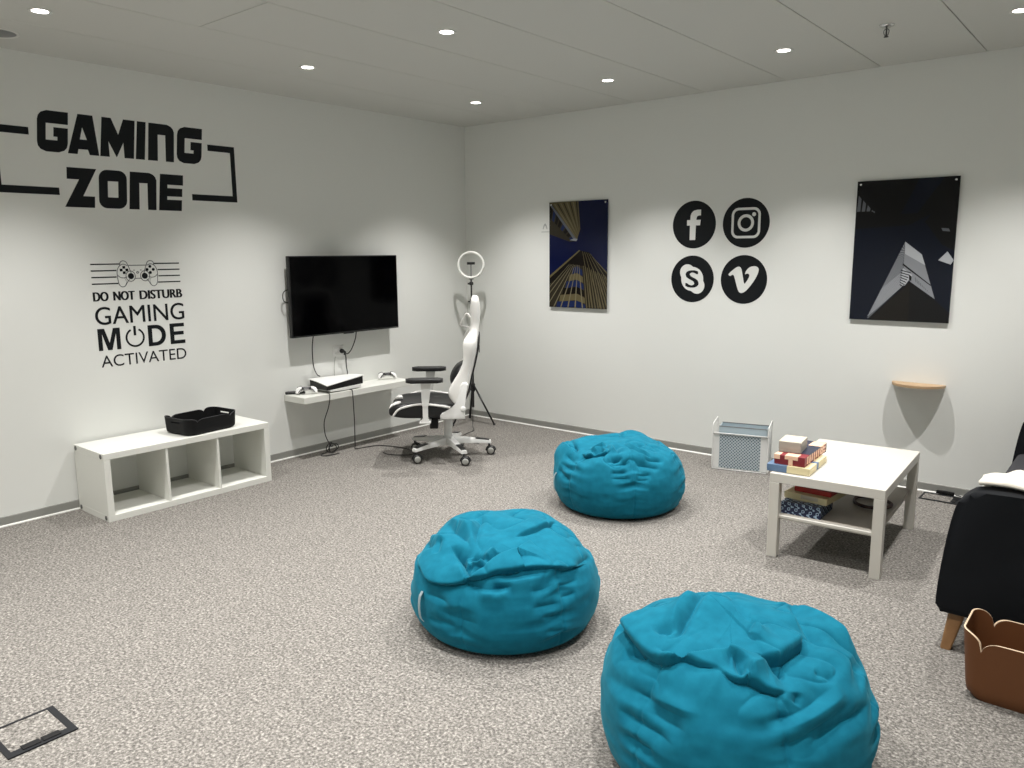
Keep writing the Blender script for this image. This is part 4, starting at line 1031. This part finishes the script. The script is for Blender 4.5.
# fold lines in millimetres in each bag's own frame: kind, height, width, groove depth, groove width, points
FOLDS = {
 'b1': [
  ('S', 0.026, 0.1, 0.016, 0.035, [(-302,-231,293),(-149,-343,305),(-64,-375,292),(26,-374,305),(94,-353,322),(149,-318,341),(189,-273,360),(227,-235,365),(272,-175,367),(349,-46,340),(349,145,297)]),
  ('S', 0.024, 0.05, 0.034, 0.05, [(171,-37,420),(199,-150,404),(199,-163,402),(167,-234,390),(136,-303,361),(95,-343,335),(37,-331,359),(-25,-295,386),(-91,-249,399)]),
  ('S', 0.014, 0.07, 0.016, 0.022, [(118,-95,422),(139,11,423),(137,105,420),(130,197,408)]),
  ('V', -0.022, 0.02, 0, 0, [(-68,-256,399),(-22,-281,392),(28,-307,378),(57,-325,362)]),
  ('V', 0.016, 0.02, 0, 0, [(23,-273,396),(47,-300,381),(79,-308,372)]),
  ('V', -0.024, 0.015, 0, 0, [(46,-270,396),(73,-266,395),(101,-270,390)]),
  ('V', 0.018, 0.014, 0, 0, [(61,-295,383),(99,-288,381),(109,-258,393)]),
  ('V', -0.018, 0.013, 0, 0, [(129,-266,386),(135,-231,398),(134,-194,408)]),
  ('V', 0.014, 0.016, 0, 0, [(105,-253,395),(107,-213,408),(116,-187,412)]),
  ('V', -0.018, 0.02, 0, 0, [(-300,-49,381),(-139,-157,414),(-48,-196,416),(21,-243,406)]),
  ('V', 0.018, 0.024, 0, 0, [(-299,-36,383),(-184,-94,415),(-52,-156,421)]),
  ('V', -0.013, 0.014, 0, 0, [(-188,68,416),(-87,-63,425),(-22,-160,421),(35,-208,414),(83,-228,407)]),
  ('V', 0.01, 0.022, 0, 0, [(-123,-64,423),(-49,-159,421),(19,-227,410)]),
  ('V', -0.012, 0.014, 0, 0, [(-308,-177,335),(-210,-255,362),(-158,-243,388)]),
  ('V', 0.012, 0.018, 0, 0, [(-307,-154,349),(-184,-218,391),(-101,-239,401)]),
  ('V', -0.01, 0.012, 0, 0, [(-122,-308,361),(-137,-264,385),(-153,-229,395)]),
  ('V', -0.014, 0.016, 0, 0, [(69,-366,310),(140,-349,302),(206,-316,300),(261,-261,315)]),
  ('V', 0.013, 0.018, 0, 0, [(145,-355,286),(218,-315,286),(264,-272,295)]),
  ('V', -0.014, 0.02, 0, 0, [(185,-298,341),(262,-228,345),(331,-123,338)]),
  ('V', 0.012, 0.018, 0, 0, [(186,-313,323),(271,-239,328),(337,-124,330)]),
  ('V', -0.01, 0.018, 0, 0, [(194,-323,301),(239,-286,308),(262,-264,311)]),
  ('V', 0.01, 0.02, 0, 0, [(234,-229,365),(312,-137,352),(354,-55,331)]),
  ('V', -0.01, 0.014, 0, 0, [(354,-13,337),(353,79,327),(319,200,301)]),
  ('V', -0.006, 0.012, 0, 0, [(308,-228,287),(338,-179,288),(357,-120,301)]),
  ('V', -0.007, 0.012, 0, 0, [(324,-235,228),(357,-182,227),(382,-123,227)]),
  ('V', -0.006, 0.01, 0, 0, [(348,-207,186),(372,-163,181),(389,-117,178)]),
  ('V', -0.007, 0.012, 0, 0, [(360,-125,290),(377,-70,285),(385,0,282)]),
  ('V', -0.006, 0.011, 0, 0, [(379,-119,244),(391,-73,241),(396,-32,243)]),
  ('V', -0.005, 0.01, 0, 0, [(356,-187,123),(375,-144,116),(389,-101,118)]),
  ('V', -0.007, 0.016, 0, 0, [(-108,-386,226),(-8,-400,230),(54,-399,218)]),
  ('V', -0.006, 0.014, 0, 0, [(-84,-394,126),(-2,-404,135),(80,-395,132)]),
  ('V', -0.007, 0.03, 0, 0, [(-25,-405,187),(93,-395,170),(184,-361,167)]),
  ('H', 0.015, 0.1, 0, 0, [(-272,47,394)]),
  ('H', -0.035, 0.08, 0, 0, [(54,-308,376)]),
  ('H', -0.02, 0.1, 0, 0, [(-307,-132,358)]),
  ('H', 0.018, 0.12, 0, 0, [(6,132,423)]),
  ('H', -0.02, 0.1, 0, 0, [(212,277,344)]),
 ],
 'b2': [
  ('S', 0.02, 0.06, 0.03, 0.045, [(-113,-275,377),(-51,-291,378),(12,-276,387),(53,-254,392),(94,-241,393)]),
  ('V', -0.028, 0.03, 0, 0, [(-38,-269,388),(-3,-236,399),(28,-206,405)]),
  ('V', 0.022, 0.026, 0, 0, [(-63,-231,399),(-36,-186,408),(7,-157,412)]),
  ('V', -0.018, 0.016, 0, 0, [(30,-103,415),(101,-191,404),(151,-236,385)]),
  ('V', 0.014, 0.018, 0, 0, [(10,-117,414),(77,-205,403),(118,-245,388)]),
  ('S', 0.02, 0.06, 0.022, 0.035, [(295,-111,368),(242,-165,380),(173,-168,398),(86,-114,413)]),
  ('V', -0.02, 0.018, 0, 0, [(100,-38,415),(154,-54,411),(160,22,411)]),
  ('V', 0.015, 0.016, 0, 0, [(78,-47,415),(165,-110,407),(236,-119,391),(286,-96,375)]),
  ('V', -0.014, 0.016, 0, 0, [(175,-5,410),(215,48,403),(277,74,383)]),
  ('V', -0.014, 0.014, 0, 0, [(-132,182,402),(-30,83,415),(20,68,415)]),
  ('S', 0.014, 0.05, 0.018, 0.03, [(-142,-276,370),(-237,-209,367),(-320,-122,346),(-322,-126,343)]),
  ('V', -0.014, 0.014, 0, 0, [(-307,-78,367),(-225,-182,381),(-150,-256,378)]),
  ('V', -0.012, 0.016, 0, 0, [(-254,-309,247),(-161,-371,228),(-89,-399,204)]),
  ('V', -0.011, 0.018, 0, 0, [(-233,-265,336),(-143,-332,326),(-70,-362,315)]),
  ('V', -0.009, 0.016, 0, 0, [(-245,-297,286),(-139,-362,279),(-64,-387,269)]),
  ('V', -0.01, 0.016, 0, 0, [(101,-327,346),(142,-289,363),(173,-253,373)]),
  ('V', -0.012, 0.016, 0, 0, [(129,-306,355),(150,-278,367),(181,-251,371)]),
  ('V', -0.009, 0.014, 0, 0, [(136,-325,337),(183,-289,347),(226,-246,354)]),
  ('V', -0.01, 0.014, 0, 0, [(148,-349,297),(202,-317,304),(239,-291,302)]),
  ('V', -0.013, 0.016, 0, 0, [(244,-240,346),(296,-193,335),(357,-116,305)]),
  ('V', -0.011, 0.016, 0, 0, [(271,-179,361),(312,-121,353),(347,-53,337)]),
  ('V', -0.009, 0.014, 0, 0, [(272,-268,292),(305,-235,285),(339,-185,284)]),
  ('V', -0.009, 0.014, 0, 0, [(159,-359,269),(218,-325,271),(264,-289,271)]),
  ('V', -0.008, 0.014, 0, 0, [(276,-283,262),(312,-245,258),(339,-204,260)]),
  ('H', 0.022, 0.09, 0, 0, [(-70,169,409)]),
  ('H', -0.03, 0.09, 0, 0, [(-101,-209,400)]),
  ('H', 0.035, 0.08, 0, 0, [(-326,-145,331)]),
  ('H', -0.02, 0.1, 0, 0, [(200,155,395)]),
 ],
 'b3': [
  ('S', 0.032, 0.1, 0.026, 0.04, [(-347,-43,377),(-256,-180,410),(-164,-256,417),(-111,-280,418),(-67,-294,418),(-20,-278,429),(28,-276,430),(74,-270,429),(105,-277,421)]),
  ('S', 0.026, 0.04, 0.024, 0.03, [(128,-157,452),(87,-190,451),(52,-224,446),(15,-250,440),(-25,-270,432),(-63,-279,426),(-117,-259,427)]),
  ('S', 0.036, 0.09, 0.034, 0.04, [(124,-163,452),(151,-134,452),(165,-103,453),(179,-32,455),(188,58,453)]),
  ('S', 0.03, 0.07, 0.034, 0.036, [(74,-271,428),(108,-265,426),(140,-238,431),(176,-228,425),(210,-223,415),(243,-209,405)]),
  ('V', -0.026, 0.018, 0, 0, [(92,-200,449),(106,-232,439),(129,-243,431)]),
  ('V', 0.02, 0.022, 0, 0, [(136,-229,434),(152,-192,442),(169,-147,448)]),
  ('V', -0.018, 0.02, 0, 0, [(164,-135,450),(184,-150,444),(215,-138,438)]),
  ('V', -0.024, 0.03, 0, 0, [(54,283,425),(148,120,454),(224,62,446),(287,53,423)]),
  ('V', 0.02, 0.03, 0, 0, [(52,285,424),(164,215,433),(253,177,413),(306,126,397)]),
  ('V', 0.016, 0.022, 0, 0, [(44,284,425),(119,132,456),(180,54,455)]),
  ('V', -0.016, 0.011, 0, 0, [(-121,56,460),(-106,-46,461),(-98,-128,458),(-90,-211,446),(-110,-247,433)]),
  ('V', 0.012, 0.018, 0, 0, [(-151,33,459),(-139,-81,458),(-122,-165,452),(-97,-214,445)]),
  ('V', -0.014, 0.016, 0, 0, [(-148,-220,435),(-130,-204,443),(-100,-209,446)]),
  ('V', 0.014, 0.016, 0, 0, [(-113,83,460),(-43,31,462),(18,-25,462),(95,-55,462),(115,-142,455)]),
  ('V', -0.014, 0.016, 0, 0, [(-86,75,461),(-5,16,462),(55,-28,462),(69,35,463)]),
  ('V', -0.01, 0.014, 0, 0, [(-321,29,404),(-256,-44,437),(-202,-82,449)]),
  ('V', -0.02, 0.02, 0, 0, [(-356,-104,348),(-322,-120,385),(-346,-42,378)]),
  ('V', -0.018, 0.018, 0, 0, [(-250,-246,376),(-195,-265,398),(-152,-263,417)]),
  ('V', -0.022, 0.032, 0, 0, [(211,-303,350),(267,-243,364),(302,-175,379),(324,-64,397)]),
  ('V', 0.016, 0.026, 0, 0, [(218,-310,332),(278,-250,342),(326,-156,363),(351,-49,372)]),
  ('V', -0.013, 0.022, 0, 0, [(239,-312,297),(293,-257,307),(335,-179,329),(367,-37,351)]),
  ('V', -0.014, 0.018, 0, 0, [(305,-256,280),(349,-173,307),(378,-78,315),(386,54,306)]),
  ('V', -0.008, 0.012, 0, 0, [(267,-79,430),(293,-66,419),(320,-51,402)]),
  ('V', -0.008, 0.012, 0, 0, [(269,-213,385),(266,-189,401),(261,-181,407)]),
  ('V', -0.012, 0.02, 0, 0, [(-316,-245,274),(-121,-360,331),(-20,-380,328),(60,-374,332)]),
  ('V', 0.009, 0.018, 0, 0, [(-108,-359,340),(-8,-372,346),(72,-365,345)]),
  ('V', -0.012, 0.018, 0, 0, [(-205,-349,253),(-112,-387,261),(-42,-401,258),(16,-405,251)]),
  ('V', -0.008, 0.016, 0, 0, [(-105,-377,302),(-22,-392,300),(41,-391,296)]),
  ('V', -0.008, 0.014, 0, 0, [(-170,-374,195),(-105,-397,195),(-46,-407,209)]),
  ('H', 0.045, 0.075, 0, 0, [(-86,-3,462)]),
  ('H', 0.03, 0.09, 0, 0, [(-205,-121,444)]),
  ('H', -0.025, 0.08, 0, 0, [(196,-113,447)]),
  ('H', 0.02, 0.07, 0, 0, [(105,70,461)]),
  ('H', -0.02, 0.07, 0, 0, [(-186,27,455)]),
 ],
}
def crspline(pts, n):
    return np.array([tuple(p) for p in spline([tuple(p)+(0,)*(3-len(p)) for p in pts], n)])
def vnoise(x, y, z):
    xi, yi, zi = np.floor(x).astype(np.int64), np.floor(y).astype(np.int64), np.floor(z).astype(np.int64)
    def h(a, b, c):
        n = (a*374761393+b*668265263+c*2147483647+1013904223) & 0xffffffff
        n = ((n ^ (n >> 13))*1274126177) & 0xffffffff
        n = ((n ^ (n >> 16))*2246822519) & 0xffffffff
        return ((n ^ (n >> 15)) & 0xffff)/32767.5-1
    f = lambda t: t*t*t*(t*(t*6-15)+10)
    u, v, w = f(x-xi), f(y-yi), f(z-zi); L = lambda a, b, t: a+(b-a)*t
    return L(L(L(h(xi, yi, zi), h(xi+1, yi, zi), u), L(h(xi, yi+1, zi), h(xi+1, yi+1, zi), u), v), L(L(h(xi, yi, zi+1), h(xi+1, yi, zi+1), u), L(h(xi, yi+1, zi+1), h(xi+1, yi+1, zi+1), u), v), w)
def bean_bag(key, loc, Rb, h, seam0, seed, label, tag_angle=None):
    nu, nv = 600, 300
    FP = [(.66, 0), (.80, .012), (.905, .075), (.975, .20), (1.0, .36), (.995, .50), (.96, .64), (.885, .78), (.77, .885), (.62, .95), (.45, .985), (.25, 1.0), (.08, 1.0), (.002, 1.0)]
    pr = crspline(FP, 40)[:, :2]; L = np.concatenate([[0], np.cumsum(np.hypot(*(np.diff(pr*[Rb, h], axis=0).T)))])
    s = np.linspace(0, L[-1], nv+1); pr = np.stack([np.interp(s, L, pr[:, 0]), np.interp(s, L, pr[:, 1])], 1)
    A = np.arange(nu)*2*np.pi/nu; dp = np.gradient(pr, axis=0)
    P = np.stack([Rb*pr[:, :1]*np.cos(A), Rb*pr[:, :1]*np.sin(A), h*pr[:, 1:]+0*A], -1)
    N = np.stack([(h*dp[:, 1:])*np.cos(A), (h*dp[:, 1:])*np.sin(A), -Rb*dp[:, :1]+0*A], -1)
    N /= np.linalg.norm(N, axis=-1, keepdims=True)+1e-12
    P = P.reshape(-1, 3); N = N.reshape(-1, 3); D = np.zeros(len(P)); S = np.zeros((len(P), 3))
    low = np.clip(P[:, 2]/.05, 0, 1)
    for kind, a, w, b, v, pts in FOLDS[key]:
        q = np.array(pts, float)/1000
        if kind == 'H':
            D += a*np.exp(-((P-q[0])**2).sum(1)/(2*w*w)); continue
        q = crspline(q, 6); tot = np.linalg.norm(np.diff(q, axis=0), axis=1).sum()
        best = np.full(len(P), 9.0); sd = np.zeros(len(P)); par = np.zeros(len(P)); lat = np.zeros((len(P), 3)); run = 0
        for c, e in zip(q, q[1:]):
            t = e-c; ln = np.linalg.norm(t); t = t/max(ln, 1e-9)
            k = np.clip((P-c)@t, 0, ln); r = P-(c+k[:, None]*t); dist = np.linalg.norm(r, axis=1)
            l = np.cross(N, t); sg = (r*l).sum(1); m = dist < best
            best = np.where(m, dist, best); sd = np.where(m, np.where(sg >= 0, dist, -dist), sd); par = np.where(m, run+k, par); lat = np.where(m[:, None], l, lat); run += ln
        tp = np.clip(np.minimum(par, tot-par)/(.28*tot), 0, 1); tp = tp*tp*(3-2*tp)
        off = np.clip((best-np.abs(sd))/.01, 0, 1)
        if kind == 'V':                       # folds pinch: creases are narrower than the swells between them
            D += 1.7*a*tp*(.6*np.exp(-(best/w)**2*.5)+.4*np.exp(-best/(.8*w)) if a > 0 else .55*np.exp(-(best/w)**2*.5)+.45*np.exp(-best/(.55*w)))
        else:
            up = np.where(sd > 0, a*np.exp(-np.maximum(sd, 0)/w)*np.clip((sd+.001)/.007, 0, 1)**.6, 0)
            dn = np.where(sd <= 0, -b*(.6*np.exp(-(np.abs(sd)/v)**1.3)+.6*np.exp(-np.abs(sd)/.010)), -1.2*b*np.exp(-(sd/.005)**2))
            D += tp*(up+dn)
            S += (-lat)*(tp*np.where(sd > -.004, .75*a*np.exp(-np.abs(sd-.006)/.022), 0))[:, None]
    # seams with small gathers running across them
    ang = np.degrees(np.arctan2(P[:, 1], P[:, 0])); rr = np.hypot(P[:, 0], P[:, 1])
    dth = (ang-seam0+30) % 60-30; t = np.radians(dth)*rr
    side = np.clip((rr-.10)/.15, 0, 1)*low
    k = np.floor((ang-seam0+30)/60)
    gat = vnoise(k*7.31+seed, P[:, 2]*34+np.abs(t)*7, t*3)
    cre = vnoise(P[:, 0]*6+seed, P[:, 1]*6, P[:, 2]*17)*.6+vnoise(P[:, 0]*13, P[:, 1]*13+seed, P[:, 2]*32)*.4
    top = np.clip((P[:, 2]/h-.72)/.2, 0, 1)
    D += top*(.012*vnoise(P[:, 0]*9+seed*3, P[:, 1]*9, P[:, 2]*9)-.012*np.exp(-np.abs(vnoise(P[:, 0]*8, P[:, 1]*8+seed, P[:, 2]*6))/.09))
    D += side*(-.0035*np.exp(-(t/.006)**2)+.0105*gat*np.exp(-(t/.075)**2)+.0055*cre)
    D *= np.where(P[:, 2] < .05, .25+.75*low, 1)
    Q = P+N*D[:, None]+S
    Q[:, 2] = np.maximum(Q[:, 2], .0008)
    faces = []
    for j in range(nv):
        a = j*nu; b = a+nu
        faces += [(a+i, a+(i+1) % nu, b+(i+1) % nu, b+i) for i in range(nu)]
    faces += [tuple(range(nu))[::-1], tuple(nv*nu+i for i in range(nu))]
    me = bpy.data.meshes.new('bean_bag'); me.from_pydata([tuple(p) for p in Q], [], faces); me.materials.append(M['suede'])
    me.polygons.foreach_set('use_smooth', [True]*len(me.polygons))
    o = bpy.data.objects.new('bean_bag', me); COL.objects.link(o); o.location = loc
    tag(o, label, 'bean bag', 'teal suede bean bags on the carpet')
    if tag_angle is not None:
        a = R(tag_angle); er = Vector((math.cos(a), math.sin(a), 0)); et = Vector((-er.y, er.x, 0))
        bm = nb(); z0, z1 = h*.24, h*.54
        rings = []
        for k in range(9):
            u = -1+2*k/8; out_ = .004+.017*math.sqrt(max(0, 1-u*u)); zz = (z0+z1)/2+(z1-z0)/2*u
            base = er*(Rb*1.0-.003+out_)
            rings.append([base+et*.007+Vector((0, 0, zz)), base-et*.007+Vector((0, 0, zz)), base-er*.003-et*.007+Vector((0, 0, zz)), base-er*.003+et*.007+Vector((0, 0, zz))])
        loft(bm, rings); obj('side_tag', bm, M['tagw'], o, label='grey woven side tag')
    return o
bean_bag('b1', (3.081, -3.126, 0), .405, .425, -16, 1.7, 'teal suede bean bag in the middle, with a side tag and folded pocket top', 254)
bean_bag('b2', (2.619, -1.452, 0), .410, .415, -45.6, 5.1, 'teal suede bean bag farthest from the camera, near the back wall', 231)
bean_bag('b3', (4.243, -3.410, 0), .410, .462, -106.4, 9.4, 'teal suede bean bag nearest the camera, cut off by the bottom edge')
#BAG1#

w = bpy.data.worlds.new('w'); SC.world = w; w.use_nodes = True
w.node_tree.nodes['Background'].inputs['Color'].default_value = (.5, .55, .6, 1); w.node_tree.nodes['Background'].inputs['Strength'].default_value = .05

# ------------------------------------------------------------------ camera
cd = bpy.data.cameras.new('camera'); cam = bpy.data.objects.new('camera', cd); COL.objects.link(cam)
cd.sensor_fit = 'HORIZONTAL'; cd.sensor_width = 36; cd.lens = 36*783.55/1024; cd.clip_start = .02
yaw, pit, rol = -.6890, -.1662, -.0078
d = Vector((math.cos(pit)*math.sin(yaw), math.cos(pit)*math.cos(yaw), math.sin(pit)))
r = Vector((math.cos(yaw), -math.sin(yaw), 0)); u = r.cross(d)
c_, s_ = math.cos(rol), math.sin(rol)
R_, U_ = r*c_+u*s_, u*c_-r*s_
cam.matrix_world = Matrix(((R_.x, U_.x, -d.x, 5.148), (R_.y, U_.y, -d.y, -5.5806), (R_.z, U_.z, -d.z, 1.5752), (0, 0, 0, 1)))
SC.camera = cam
SC.view_settings.view_transform = 'Standard'; SC.view_settings.look = 'None'; SC.view_settings.gamma = 1
SC.view_settings.exposure = EXPO; SC.view_settings.use_curve_mapping = False
SC.cycles.max_bounces = 8; SC.cycles.diffuse_bounces = 6
SC.cycles.use_denoising = True
